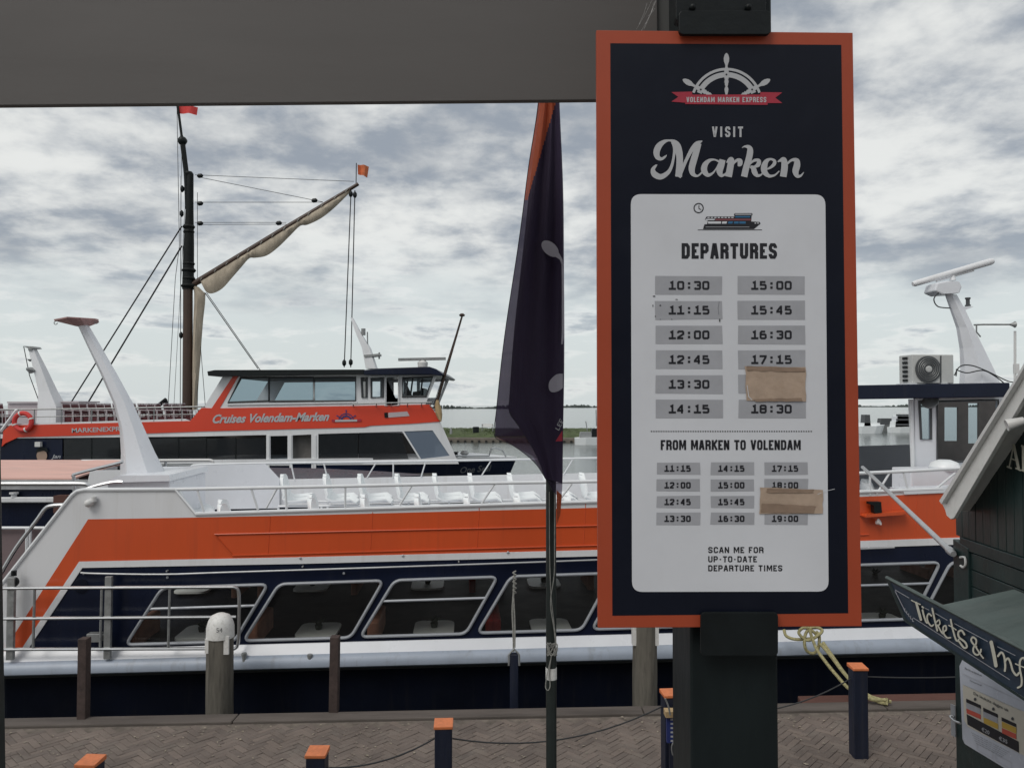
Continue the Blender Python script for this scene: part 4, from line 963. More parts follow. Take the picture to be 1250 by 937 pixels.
for x, y in ((381, 799.5), (302, 798)): 
    m = MB(); c = B(x, y-1)-ev*.14; m.lathe(c, [(.03, -.05), (.022, -.02), (.035, .03), (.03, .05)], 10); m.build('mooring_cleat', 'galv', fer, smooth=True)
for x, y in ((367, 680.5), (492, 677.5), (620, 673.5), (205, 704), (420, 699)):
    m = MB(); m.lathe(B(x, y)-ev*.012, [(.014, 0), (.016, .01), (.008, .016)], 8, -ev); m.build('rivet', 'alu', fer)
m = MB(); m.lathe(B(99.5, 715)-ev*.002, [(.085, 0), (.085, .006), (.07, .008)], 20, -ev); m.build('round_port', 'navy_low', fer)
# cabin inside
fz = CAMZ-3.75
m = MB(); a, b = B(20, 780), B(1480, 770)
for z0 in (fz,):
    a.z = b.z = z0; m.add([a+ev*.06, b+ev*.06, b+fw-ev*.06, a+fw-ev*.06], [(0, 1, 2, 3)])
m.build('cabin_floor', 'cabin', fer)
tcount = 0
for i in range(8):
    for v in (.62, 3.1):
        cx = B(TLx[i]+ (48 if v < 1 else 40), 765, v); 
        z = CAMZ-2.93; m = MB(); pts = rrect(-.26, -.32, .26, .32, .12, 4)
        m.prism([V(cx.x, cx.y, z)+eu*x+ev*y for x, y in pts], (0, 0, .03)); m.tube([V(cx.x, cx.y, fz), V(cx.x, cx.y, z)], .04, 6); tb = m.build('table', 'table', fer)
        m = MB()
        for k in range(9):
            a = k*.7; p0 = V(cx.x, cx.y, z+.05); m.add([p0, p0+V(cos(a)*.05-.02*sin(a), sin(a)*.05+.02*cos(a), .08), p0+V(cos(a)*.12, sin(a)*.12, .10+.03*sin(k)), p0+V(cos(a)*.05+.02*sin(a), sin(a)*.05-.02*cos(a), .08)], [(0, 1, 2, 3)])
        m.lathe((cx.x, cx.y, z+.03), [(.04, 0), (.05, .06)], 8); m.build('table_plant', 'leaf', tb, recalc=False)
        for s in (-1, 1):
            c = V(cx.x, cx.y, fz)+eu*s*.52; m = MB(); m.obox(c+V(0, 0, .42), .2, .42, .05, eu, ev); m.obox(c+eu*s*.2+V(0, 0, .72), .05, .42, .33, (eu+V(0, 0, 0)), ev); m.obox(c+V(0, 0, .2), .06, .3, .19, eu, ev)
            m.build('bench_seat', 'brownseat' if (i*2+s) % 5 else 'redseat', fer, bevel=.03)
# wheelhouse on the right
WV = 1.7
def Wq(px, py, d=0.): return B(px, py, WV+d)
dp = 2.2
m = MB(); m.prism([Wq(x, y, -.3) for x, y in ((960, 471.5), (1233, 466.8), (1233, 484.5), (960, 488.5))], ev*(dp+.7)); m.build('wheelhouse_roof', 'navy', fer, bevel=.015)
m = MB(); front = [(1117, 486), (1290, 483), (1290, 640), (1117, 640)]
h1 = [(1122, 489), (1136, 489), (1136, 536), (1124, 536)]; h2 = [(1143.5, 490), (1218, 488), (1218, 562), (1143.5, 563.5)]; h3 = [(1224, 488), (1275, 488), (1275, 562), (1224, 562)]
m.prism([Wq(*p) for p in front], ev*.05, [[Wq(*p) for p in h] for h in (h1, h2, h3)]); m.build('wheelhouse_wall', 'white2', fer)
m = MB(); m.prism([Wq(x, y, dp) for x, y in ((1119, 480), (1240, 480), (1240, 640), (1119, 640))], ev*.05, [[Wq(*p, dp) for p in h] for h in ([(1123, 489), (1140, 489), (1140, 536), (1123, 536)], [(1153, 497), (1170, 497), (1170, 538), (1153, 538)], [(1182, 492), (1195, 492), (1195, 541), (1182, 541)])]); m.build('wheelhouse_wall', 'whwall', fer)
for h in (h1, h2, h3):
    m = MB(); m.tube([Wq(*p)-ev*.01 for p in h], .02, 4, closed=True); f = m.build('wheelhouse_window', 'dkgrey', fer); m = MB(); m.sheet([Wq(*p)+ev*.02 for p in h]); m.build('pane', 'glass2', f)
m = MB(); m.tube([Wq(1111.5, 487), Wq(1115, 580)], .035, 8); m.build('roof_pillar', 'whitetube', fer)
m = MB(); m.tube([Wq(1040, 487, 1.8), Wq(1040, 600, 1.8)], .04, 8); m.build('roof_pillar', 'greydeck', fer)
m = MB(); m.prism([B(x, y, 3.9) for x, y in ((960, 547), (1128, 542), (1128, 592), (960, 598))], ev*.06); m.build('far_screen', 'greydeck', fer)
m = MB(); c = Wq(1165, 600, .9); m.obox(V(c.x, c.y, DZ+.45), .35, .5, .45, eu, ev); m.build('helm_console', 'cabin', fer, bevel=.03)
m = MB(); c = Wq(1108, 592, -.5); m.prism([Wq(x, y, -.7) for x, y in ((1112, 573), (1250, 571), (1250, 640), (1112, 640))], ev*.5); m.build('deck_locker', 'white2', fer, bevel=.02)
m = MB(); m.prism([B(x, y)-ev*.02 for x, y in ((1101, 597), (1300, 590), (1300, 594.5), (1103, 603))], ev*.3); m.build('rail_shelf', 'white2', fer)
m = MB(); m.lathe(Wq(1153, 571, -.55), [(.19, -.03), (.21, .02), (.18, .08), (.08, .12)], 12, (0, 0, 1)); m.build('folded_cover', 'seat', fer, smooth=True)
m = MB(); m.lathe(Wq(1135, 489.5, -.05), [(.02, -.05), (.12, -.02), (.13, .03)], 14, (-.5, -.6, .5)); m.build('searchlight', 'galv', fer, smooth=True)
m = MB(); m.prism([B(x, y)-ev*.01 for x, y in ((1050, 628), (1052, 626), (1102, 622), (1095, 626.5), (1050, 629.5))], -ev*.12); m.build('orange_ledge', 'orange', fer)
m = MB(); m.prism([B(x, y)-ev*.03 for x, y in ((1056, 611), (1070, 611), (1071, 624), (1062, 625), (1061, 615), (1056, 614))], -ev*.08); m.build('floodlight', 'black', fer); 
m = MB(); m.lathe(B(1068, 636)-ev*.08, [(.02, -.03), (.045, .02)], 10, (.6, -.6, .4)); m.build('spotlight', 'lamp', fer, smooth=True)
m = MB()
for a, b in (((1170, 362), (1166, 366)),): pass
# radar mast
rv = WV+.9
def Rq(px, py, d=0.): return B(px, py, rv+d)
m = MB(); sec = []
for l, r_, dpt in (((1154.5, 360), (1166, 360), .07), ((1161, 378), (1175.5, 378), .09), ((1169, 400), (1185, 400), .12), ((1173.5, 425), (1196, 425), .16), ((1175, 448), (1206, 448), .2), ((1174, 472), (1215, 471), .24)):
    a, b = Rq(*l), Rq(*r_); sec.append([a-ev*dpt*.3, a.lerp(b, .35)-ev*dpt, b-ev*dpt*.6, b+ev*dpt*.6, a.lerp(b, .35)+ev*dpt, a+ev*dpt*.3])
m.loft(sec); m.build('radar_mast', 'white2', fer)
m = MB(); m.prism([Rq(x, y, -.16) for x, y in ((1141, 355), (1144, 345), (1156, 342.5), (1172, 343.5), (1175, 350), (1172, 357.5), (1150, 359))], ev*.32); m.build('radar_base', 'white2', fer, bevel=.025)
m = MB(); a, b = Rq(1117, 346), Rq(1208.5, 319.5); dr = (b-a).normalized(); m.tube([a-dr*.04, a, b, b+dr*.05], [.035, .05, .058, .045], 14); m.tube([a.lerp(b, .28)-V(0, 0, .065), a.lerp(b, .78)-V(0, 0, .065)], .018, 6); m.lathe(a.lerp(b, .5)-V(0, 0, .13), [(.05, 0), (.03, .1)], 10)
m.build('radar_scanner', 'white', fer, smooth=True)
m = MB(); m.lathe(Rq(1181.5, 373.5), [(.045, 0), (.045, .02), (.03, .02), (.03, .11), (.042, .115), (.042, .14)], 10); m.build('mast_light', 'dkgrey', fer); m = MB(); m.prism([Rq(x, y, -.05) for x, y in ((1172, 374), (1189, 374), (1177, 379))], ev*.1); m.build('light_bracket', 'white2', fer)
m = MB(); m.tube([Rq(x, y, -.05) for x, y in ((1189, 396.5), (1200, 396), (1234, 396))], .014, 8); m.lathe(Rq(1236, 396, -.05), [(.015, -.05), (.03, 0), (.055, .04)], 12, (1, 0, 0)); m.tube([Rq(1192, 396, -.05), Rq(1192, 405, -.05), Rq(1197, 411, -.05)], .012, 6); m.build('horn', 'galv', fer, smooth=True)
m = MB(); m.tube([Rq(1239, 404), Rq(1239, 470)], [.02, .02], 8); m.obox(Rq(1240.5, 450), .035, .03, .08); m.build('antenna', 'lamp', fer)
for pts in ([(1165, 458), (1172, 447), (1186, 446), (1205, 453), (1230, 465), (1240, 466)], [(1167, 451), (1180, 455), (1200, 452), (1216, 460), (1226, 468)], [(1146, 357), (1140, 365), (1145, 374), (1160, 376)], [(1168, 450), (1167, 459)]): m = MB(); m.tube([Rq(x, y, -.3) for x, y in bez(pts, 5)], .010, 5); m.build('mast_cable', 'cable', fer, smooth=True)
# air conditioner standing on the roof
ac = thing('air_conditioner', Wq(1133, 470, .4), 'grey outdoor air conditioner unit with round fan on the wheelhouse roof', 'air conditioner')
rz = Wq(1133, 468.8, .1).z
a, b = Wq(1113.5, 432.5, .15), Wq(1164, 432, .15); zt_ = a.z; zb_ = Wq(1133, 469, .15).z+.015
m = MB(); m.hexa([V(a.x, a.y, zb_), V(b.x, b.y, zb_), V(b.x, b.y, zb_)+ev*.36, V(a.x, a.y, zb_)-eu*.02+ev*.33], [V(a.x, a.y, zt_), V(b.x, b.y, zt_), V(b.x, b.y, zt_)+ev*.36, V(a.x, a.y, zt_)-eu*.02+ev*.33]); m.build('casing', 'ac', ac, bevel=.012)
m = MB(); c = Wq(1132.5, 450.5, .15)-ev*.006; m.lathe(c, [(.205, 0), (.205, .012), (.185, .014)], 28, -ev); m.build('fan_grille', 'dkgrey', ac)
for r_ in (.17, .14, .11, .085):
    m = MB(); m.tube([c-ev*.02+eu*r_*cos(t)+V(0, 0, r_*sin(t)) for t in [2*pi*i/28 for i in range(28)]], .004, 4, closed=True); m.build('grille_ring', 'galv', ac)
m = MB(); m.lathe(c-ev*.012, [(.05, 0), (.05, .016), (.03, .022)], 16, -ev); m.build('fan_hub', 'ac', ac)
m = MB(); m.prism([Wq(x, y, .145) for x, y in ((1147.6, 434), (1149.3, 434), (1149.3, 467), (1147.6, 467))], ev*.003); m.build('panel_joint', 'dkgrey', ac)
m = MB(); bftext(m, 'Comfort', 1152, 1161, 445, 447.5, lambda x, y, l: Wq(x, y, .148-l), .0); m.v = []; m.f = []
for k in range(6):
    m = MB(); z = lerp(zb_+.05, zt_-.05, k/5); p = V(a.x, a.y, z)-eu*.012+ev*.16; dv_ = (ev*.33-eu*.02).normalized(); m.obox(p-eu*.012, .06, .004, .018, dv_, dv_.cross(V(0, 0, 1))); m.build('side_vent', 'black', ac)
for x in (1112, 1150):
    m = MB(); p = Wq(x, 469, .2); m.obox(V(p.x, p.y, zb_-.010)+ev*.12, .05, .2, .012, eu, ev); m.build('foot', 'white2', ac)

# ================================================================== COVERED BOAT (between the two ferries, left)
CY3 = 14.6
cb = thing('covered_boat', (P(60, 600, CY3).x, CY3+2, WZ), 'navy boat with faded pink awning lying between the two big ferries', 'boat')
Q3 = lambda x, y, d=0.: P(x, y, CY3+d)
secs = []
for px_, tap in ((-500, .4), (-300, 0), (160, 0), (330, .5), (430, 1.3), (500, 2.1)):
    a = Q3(px_, 592); y0, y1 = CY3+tap, CY3+4.4-tap; z = Q3(0, 592).z
    secs.append([V(a.x, y0, z), V(a.x, y0+.05, WZ+.2), V(a.x, y0+.3, WZ-.5), V(a.x, y1-.3, WZ-.5), V(a.x, y1-.05, WZ+.2), V(a.x, y1, z)])
m = MB(); m.loft(secs); m.build('hull', 'navy', cb)
m = MB(); m.hexa([Q3(-300, 614, -.12), Q3(150, 613, -.12), Q3(150, 613, .02), Q3(-300, 614, .02)], [Q3(-300, 607, -.12), Q3(150, 606, -.12), Q3(150, 606, .02), Q3(-300, 607, .02)]); m.build('strake', 'white', cb, bevel=.02)
m = MB(); m.lathe(Q3(17, 607, -.08), [(.05, 0), (.05, .06), (.08, .07), (.08, .1)], 10); m.build('bollard', 'white', cb)
m = MB(); m.prism([Q3(x, y, -.25) for x, y in ((65, 605), (82, 605), (82, 626), (65, 626))], (0, .22, 0)); m.build('wooden_fender', 'beamred', cb)
za = Q3(0, 581.5).z; xr_ = Q3(92, 580).x; xl_ = Q3(-340, 580).x
m = MB(); n = 14
secs = []
for i in range(n+1):
    x = lerp(xl_, xr_, i/n); sag = .03*abs(sin(i*pi*.5)); secs.append([V(x, CY3-.1, za-.02), V(x, CY3+1.2, za+.10-sag), V(x, CY3+2.5, za+.14-sag), V(x, CY3+3.9, za+.04), V(x, CY3+3.9, za+.01), V(x, CY3+2.5, za+.11-sag), V(x, CY3+1.2, za+.07-sag), V(x, CY3-.1, za-.05)])
m.loft(secs); m.build('awning', 'pink', cb, smooth=True)
m = MB(); m.box(xl_, xr_+1.3, CY3-.16, CY3-.11, za-.12, za-.045); m.build('awning_rail', 'steel', cb)
m = MB(); m.box(xl_, xr_+1.2, CY3-.02, CY3+.04, za-.24, za-.15); m.build('lower_rail', 'white', cb)
for i in range(7):
    m = MB(); x = lerp(xl_, xr_, i/6); m.tube([(x, CY3+.06, Q3(0, 592).z-.02), (x, CY3+.06, za-.05)], .03, 6); m.tube([(x, CY3+3.8, Q3(0, 592).z-.02), (x, CY3+3.8, za)], .03, 6); m.build('awning_post', 'whitetube', cb)
m = MB(); m.tube([P(x, y, 17.6) for x, y in bez([(100, 562.5), (180, 562), (245, 561.5), (258, 562), (260, 566), (260, 590)], 4)], .035, 8); m.build('tube_rail', 'lamp', cb, smooth=True)

# ================================================================== REAR FERRY
RY = 32.
T = lambda x, y, d=0.: P(x, y, RY+d)
rf = thing('passenger_ferry', (T(300, 560).x, RY+3, WZ), 'big red-orange and white cruise ferry with black roof moored behind the near ferry', 'ferry')
secs = []
for px_, tap in ((-360, .6), (-200, 0), (200, 0), (440, .0), (500, .35), (545, .95), (580, 1.7), (606, 2.35), (630, 3.0)):
    yt = lerp(567, 560.5, max(0, (px_)/632)); yy = RY+tap; a = P(px_, yt, yy); b = RY+6-tap
    dx = .0 if px_ < 440 else -(px_-440)/190*.9
    secs.append([V(a.x, yy, a.z), V(a.x+dx*.6, yy+.15, WZ+.4), V(a.x+dx, min(yy+.5, RY+3), WZ-.5), V(a.x+dx, max(b-.5, RY+3), WZ-.5), V(a.x+dx*.6, b-.15, WZ+.4), V(a.x, b, a.z)])
m = MB(); m.loft(secs); m.build('hull', 'navy', rf)
m = MB(); secs = []
for px_, tap in ((-200, 0), (200, 0), (440, .0), (500, .35), (545, .95), (580, 1.7), (606, 2.35), (631, 3.0)):
    yt = lerp(567, 560.5, max(0, (px_)/632)); yy = RY+tap; a = P(px_, yt, yy); b = RY+6-tap
    secs.append([V(a.x, yy-.06, a.z-.03), V(a.x, yy-.06, a.z+.12), V(a.x, b+.06, a.z+.12), V(a.x, b+.06, a.z-.03)])
m.loft(secs); m.build('gunwale', 'white', rf)
# lower cabin wall (white) with window strips
W6 = V(0, 6, 0)
lw = [(-200, 522), (240, 519), (440, 513), (537, 511), (541, 524), (562, 566), (-200, 569)]
strips = [[(2, 541), (60, 540), (240, 533), (320, 531), (320, 565), (2, 565)], [(330, 532), (351, 531.5), (351, 561), (330, 562)], [(357, 531), (380, 530), (380, 584), (357, 585)], [(388.5, 529.5), (491, 526.5), (512, 560), (388.5, 562)], [(493, 526.3), (528, 525), (549, 556), (514, 560)]]
lw2 = [(-200, 530), (40, 529.5), (240, 525), (440, 519), (537, 514.5), (541, 523), (560, 566), (383, 567.5), (383, 586), (354, 586), (354, 568), (-200, 569)]
m = MB(); hl = [[(-198, 537), (240, 532.5), (325, 530.6), (325, 565), (-198, 566)]]+[strips[1]]+[[(357, 531), (380, 530), (380, 582), (357, 583)]]+strips[3:]
m.prism([T(*p) for p in lw2], (0, .06, 0), [[T(*p) for p in h] for h in hl]); m.build('lower_wall', 'white', rf)
m = MB(); m.prism([T(*p)+W6 for p in [(-200, 530), (505, 515.5), (505, 567), (-200, 569)]], (0, .06, 0), [[T(*p)+W6 for p in h] for h in [hl[0]]]); m.build('lower_wall', 'white', rf)
m = MB(); m.prism([T(-198, 537, .05), T(76, 535.5, .05), T(76, 566, .05), T(-198, 566, .05)], (0, .04, 0)); m.build('navy_side', 'navy', rf)
xs = [78, 112, 146, 178, 218, 252, 288, 324]
for a, b in zip(xs, xs[1:]):
    m = MB(); m.sheet([T(x, y, .05) for x, y in ((a, 535), (b-.8, 534), (b-.8, 565), (a, 565))]); m.build('lower_window', 'glassdark', rf)
    m = MB(); m.prism([T(b-.9, 533.5, .03), T(b+.1, 533.5, .03), T(b+.1, 565.5, .03), T(b-.9, 565.5, .03)], (0, .04, 0)); m.build('mullion', 'black', rf)
for i, h in enumerate(hl[1:]):
    if i == 0: m = MB(); m.sheet([T(*p, .03) for p in h]); m.build('lower_window', 'glass2', rf)
    elif i == 2:
        for xa, xb in ((388.5, 437), (438, 489)):
            m = MB(); m.sheet([T(x, y, .03) for x, y in ((xa, 529.3 if xa < 400 else 528), (xb, 528), (xb+(10 if xb > 480 else 0), 561), (xa, 562))]); m.build('lower_window', 'glassdark', rf)
    elif i == 3: m = MB(); m.sheet([T(*p, .03) for p in h]); m.build('lower_window', glassy('grey_blue_glass', (.6, .65, .7), .1, .12, (.16, .20, .26)), rf)
m = MB(); m.prism([T(x, y, .35) for x, y in ((357, 530), (380, 529), (380, 567), (357, 567))], (0, .03, 0)); m.build('door_interior', 'cabin', rf)
m = MB(); m.prism([T(x, y, .1) for x, y in ((357, 567), (380, 566.6), (380, 583), (357, 584))], (0, .05, 0)); m.build('tan_board', 'tan', rf)
for x in (327.5, 354.5, 384.5): m = MB(); m.prism([T(x-1.2, 531, -.03), T(x+1.2, 531, -.03), T(x+1.2, 584, -.03), T(x-1.2, 584, -.03)], (0, .06, 0)); m.build('door_frame', 'white', rf)
m = MB(); m.box(T(-200, 540).x, T(528, 540).x, RY+.1, RY+5.9, T(0, 570).z-.4, T(0, 570).z-.3); m.build('lower_floor', 'cabin', rf)
m = MB(); m.box(T(-200, 540).x, T(522, 540).x, RY+3, RY+3.1, T(0, 570).z-.4, T(0, 532).z); m.build('partition', 'cabin', rf)
for i in range(16):
    m = MB(); x = T(90+28*i, 560).x; z = T(0, 566).z-.2; m.obox((x, RY+1.4, z+.35), .3, .5, .04); m.tube([(x, RY+1.4, z-.15), (x, RY+1.4, z+.35)], .04, 6); m.build('cabin_table', 'table', rf)
# orange band
m = MB(); ob = [(4, 526), (12, 519), (232, 513.6), (246, 497.5), (262, 498.2), (420, 495.5), (524, 493.5), (539, 514.3), (500, 517), (452, 519.4), (445, 521.2), (243, 526.4), (232, 527), (115, 531), (22, 533.5), (6, 541), (2, 545)]
m.prism([T(x, y, -.03) for x, y in ob], (0, .1, 0)); m.build('orange_band', 'orange2', rf)
m = MB(); m.prism([T(x, y, -.02) for x, y in ((258, 498.5), (285, 458), (291.5, 458), (268, 498.5))], (0, .06, 0)); m.build('orange_diagonal', 'orange2', rf)
m = MB(); m.prism([T(*p, -.015) for p in ((-200, 520), (12, 517.2), (225, 511), (232, 513.5), (12, 519.1), (-200, 524))], (0, .1, 0)); m.build('deck_edge', 'white', rf)
# upper cabin
uc = [(240, 511), (272, 459), (445, 456.5), (452, 458), (534, 457), (519, 494), (420, 496), (232, 513.4)]
uh = [[(278.5, 491), (295, 461.5), (434, 460), (434, 488.5)]]; 
wh = [[(441.5, 460.5), (447.5, 460.5), (447.5, 485), (442.5, 485)], [(453.5, 461.5), (467.5, 461), (467.5, 484.5), (453.5, 485)], [(470.5, 460), (487, 459.5), (487, 494.6), (470.5, 495)], [(491.5, 461.5), (528, 460), (520, 483.5), (491.5, 484)]]
for d in (0, 6):
    hs_ = uh+(wh if d == 0 else wh[1:])
    m = MB(); m.prism([T(*p)+V(0, d, 0) for p in uc], (0, .06, 0), [[T(*p)+V(0, d, 0) for p in h] for h in hs_]); m.build('upper_wall', 'white', rf)
for xa, xb in ((278.5, 328), (329, 382.5), (384, 434)):
    m = MB(); f_ = lambda x, top: (x+15.5 if (x < 280 and top) else x)
    pts = [(f_(xa, 1), 461), (xb, 460.6), (xb, 489.3), (xa, 491 if xa < 280 else 489.8)]; m.tube([T(x, y, -.02) for x, y in pts], .05, 4, closed=True); f = m.build('upper_window', 'dkgrey', rf)
    m = MB(); m.sheet([T(x, y, .03) for x, y in pts]); m.build('pane', 'glass2', f)
    m = MB(); m.sheet([T(x, y, 6.03) for x, y in pts]); m.build('pane', 'glass2', f)
for i, h in enumerate(wh):
    m = MB(); m.tube([T(*p, -.02) for p in h], .05, 4, closed=True); f = m.build('wheelhouse_window' if i != 2 else 'wheelhouse_door', 'dkgrey' if i != 2 else 'white', rf)
    if i != 2: m = MB(); m.sheet([T(*p, .03) for p in h]); m.build('pane', 'glassdark' if i == 0 else 'glass2', f)
    if i == 3:
        for xx in (498, 504, 516): m = MB(); m.tube([T(xx, 461, 1.5 if xx > 500 else .02), T(xx-3, 484, 1.5 if xx > 500 else .02)], .04, 5); m.build('window_bar', 'dkgrey', f)
m = MB(); c = T(477, 495, 1.5); m.obox(c+V(.1, 0, .25), .25, .25, .08); m.obox(c+V(-.15, 0, .6), .08, .25, .4, (1, 0, .25), (0, 1, 0), (-.25, 0, 1)); m.obox(c+V(-.3, 0, 1.1), .07, .15, .12); m.build('helm_seat', 'black', rf, bevel=.04)
m = MB(); m.prism([T(x, y, 1.5) for x, y in ((503, 485), (504, 478), (513, 477), (514, 473), (517, 474), (517, 486))], (0, 1.5, 0)); m.build('helm_console', 'black', rf)
m = MB(); m.box(T(240, 500).x, T(519, 500).x, RY+.1, RY+5.9, T(0, 500).z-.1, T(0, 500).z); m.build('upper_floor', 'greydeck', rf)
m = MB(); m.prism([T(x, y, -.5) for x, y in ((253, 453.2), (262, 451.5), (444, 450.8), (444, 456), (263, 459), (254, 458.5))], (0, 7, 0)); m.build('roof', 'black', rf)
m = MB(); m.prism([T(x, y, -.5) for x, y in ((444, 451.5), (458, 449.6), (524, 447.4), (532, 450), (541, 456.3), (538, 458.5), (528, 457), (444, 457.5))], (0, 7, 0)); m.build('wheelhouse_roof', 'navy', rf, bevel=.03)
m = MB(); m.prism([T(x, y, -.06) for x, y in ((278, 492.5), (436, 490), (436, 491.6), (277, 494.2))], (0, .1, 0)); m.build('sill_rail', 'white', rf)
m = MB(); m.prism([T(x, y, -.05) for x, y in ((474, 503.5), (497, 502), (500, 507.5), (474, 509.5))], (0, .08, 0)); m.build('hawse_recess', 'pinkgrey', rf)
m = MB(); m.prism([T(x, y, -.07) for x, y in ((469, 503.5), (473, 503.2), (473.5, 509.5), (469.5, 509.5))], (0, .1, 0)); m.build('vent', 'black', rf)
TF = lambda x, y, l=0.: P(x, y, RY-.045-l)
m = MB(); bftext(m, 'Cruises Volendam-Marken', 259.5, 402, 502.5, 513.5, lambda x, y, l: TF(x, y+ (x-259)*-.022 + 3.2, l), 0., shear=.42, offset=.034); m.build('hull_lettering', 'pgrey', rf)
m = MB(); bftext(m, 'MARKENEXPRESS', 87.5, 160, 521.8, 527.5, lambda x, y, l: TF(x, y-(x-87)*.035+.6, l), 0., offset=.02); m.build('name_lettering', 'pgrey', rf)
m = MB(); bftext(m, 'One Seal', 562, 600, 569, 576.5, lambda x, y, l: P(x, y+1-(x-562)*.08, RY+lerp(1.1, 2.15, (x-562)/38)-.2), 0., shear=.3, offset=.005); m.build('bow_lettering', 'dkgrey', rf)
m = MB(); wx2, wy2 = 422.5, 513.6
def arc2(r, a0, a1, n=16): return [(wx2+r*cos(R(a0+(a1-a0)*i/n)), wy2-r*sin(R(a0+(a1-a0)*i/n))) for i in range(n+1)]
ribbon(m, arc2(9, 10, 170), 1., TF, .01); ribbon(m, arc2(6, 10, 170), 1.8, TF, .01)
for a in (90, 150, 30): ribbon(m, [(wx2+r*cos(R(a)), wy2-r*sin(R(a))) for r in (7, 10, 13.5)], [1, .8, 1.6], TF, .014)
m.build('ship_wheel_emblem', 'bluestuff', rf)
m = MB(); ribbon(m, [(409, 513.5), (436, 513)], 2.4, TF, .02); m.build('emblem_banner', 'pgrey', rf)
m = MB(); ribbon(m, [(405, 513), (410, 513.5)], 3, TF, .018); ribbon(m, [(435, 513), (441, 512.6)], 3, TF, .018); m.build('emblem_ribbon', 'pred', rf)
for x0 in (49.5,):       # passenger portrait poster on the side: plain generic head
    m = MB(); disc(m, 51, 556, 6.5, 7.5, lambda x, y, l: T(x, y, -.01-l), 0.); m.build('poster_face', 'skin', rf)
    m = MB(); m.sheet([T(x, y, -.03) for x, y in ((44, 552), (45, 547.5), (50, 545.5), (57, 546.5), (59, 551), (57, 551.5), (53, 549.8), (47, 551))]); m.build('poster_hair', 'black', rf)
m = MB(); bftext(m, 'Jan', 62.5, 74, 554.5, 560.5, lambda x, y, l: T(x, y, -.02), 0., shear=.3, offset=.01); m.build('poster_lettering', 'pgrey', rf)
m = MB(); m.obox(T(47, 542, -.1), .11, .08, .1); m.build('wall_lamp', 'lamp', rf)
# rails of the rear ferry
m = MB(); m.tube([T(x, y) for x, y in ((-60, 501), (0, 499.8), (120, 498.5), (228, 496.5), (250, 496))], .035, 6); m.tube([T(x, y) for x, y in ((20, 509), (235, 505.5))], .018, 5); m.build('deck_rail', 'galv', rf)
for x in (42, 75, 112, 150, 188, 222):
    m = MB(); m.tube([T(x, 499), T(x, 519)], .025, 5); m.build('rail_post', 'galv', rf)
m = MB(); m.tube([T(x, y, .0) for x, y in ((1, 527), (20, 501), (22, 500))], .07, 6); m.build('stern_post', 'white', rf)
m = MB(); m.tube([T(430, 493, -.3), T(480, 491.5, -.3), T(527, 491, -.3)], .03, 6)
for x in (432, 460, 478, 498, 515, 526): m.tube([T(x, 491.6, -.3), T(x-1, 496, -.03)], .022, 5)
m.build('wheelhouse_rail', 'galv', rf)
# bow rail, cleats
m = MB(); m.tube([P(x, y, RY+v) for x, y, v in ((556, 556, .8), (575, 556.5, 1.4), (597, 556, 2), (600, 547, 2), (604, 546.5, 2.1), (613, 549, 2.5), (618, 558, 2.8))], .04, 6); m.build('bow_rail', 'steel', rf)
m = MB(); m.lathe(P(567, 561, RY+1.6), [(.12, 0), (.1, .2), (.2, .28), (.1, .4)], 8); m.build('windlass', 'galv', rf); m = MB(); m.lathe(P(556, 561, RY+1.5), [(.12, 0), (.1, .3), (.16, .35)], 8); m.build('windlass', 'black', rf)
# mast on wheelhouse, radar, stern mast, lockers
def tower(mb, rows, Y, d0, d1):
    sec = []; n = len(rows)
    for i, (l, r_) in enumerate(rows):
        a, b = P(*l, Y), P(*r_, Y); dd = lerp(d0, d1, i/(n-1)); sec.append([a-V(0, dd, 0), b-V(0, dd, 0), b+V(0, dd, 0), a+V(0, dd, 0)])
    mb.loft(sec)
m = MB(); tower(m, [((428.5, 388), (431, 388)), ((434, 404), (441, 407)), ((443, 425), (452, 425)), ((448, 450), (460, 450))], RY+3, .1, .3); m.build('signal_mast', 'white', rf)
m = MB(); m.prism([P(x, y, RY+2.7) for x, y in ((444, 433), (463, 431.5), (463, 434), (445, 436))], (0, .6, 0)); m.tube([P(448.5, 405, RY+3), P(449, 432, RY+3)], .03, 5); m.lathe(P(443.5, 409, RY+3), [(.1, 0), (.1, .3)], 8); m.tube([P(463, 430, RY+3), P(463, 438, RY+3)], .04, 5); m.build('mast_fittings', 'galv', rf)
m = MB(); a, b = P(486.5, 438.8, RY+3), P(544, 437.6, RY+3); m.hexa([a+V(0, -.12, -.06), b+V(0, -.12, -.06), b+V(0, .12, -.06), a+V(0, .12, -.06)], [a+V(0, -.12, .06), b+V(0, -.12, .06), b+V(0, .12, .06), a+V(0, .12, .06)]); m.build('radar_scanner', 'galv', rf)
m = MB(); m.lathe(P(516, 447.8, RY+3), [(.22, 0), (.24, .2), (.12, .3), (.08, .36)], 12); m.build('radar_base', 'lamp', rf, smooth=True)
m = MB(); tower(m, [((36, 424), (42, 424)), ((44, 450), (54, 450)), ((52, 478), (66, 478)), ((52.5, 496), (75, 496)), ((52.5, 519), (76, 519))], RY+2.6, .12, .5); m.build('stern_mast', 'white', rf)
m = MB(); m.prism([P(x, y, RY+2.4) for x, y in ((27.5, 422), (41, 422.8), (43, 425), (35, 425.5))], (0, .5, 0)); m.lathe(P(38, 426.5, RY+2.5), [(.12, -.04), (.12, .05)], 8); m.lathe(P(37, 439.5, RY+2.5), [(.03, -.06), (.14, .04)], 8); m.build('mast_fittings', 'galv', rf)
m = MB(); m.lathe(P(38, 452, RY+2.4), [(.03, -.14), (.2, -.02), (.22, .06), (.05, .14)], 10, (.3, 0, 1)); m.build('mast_lamp', 'galv', rf, smooth=True)
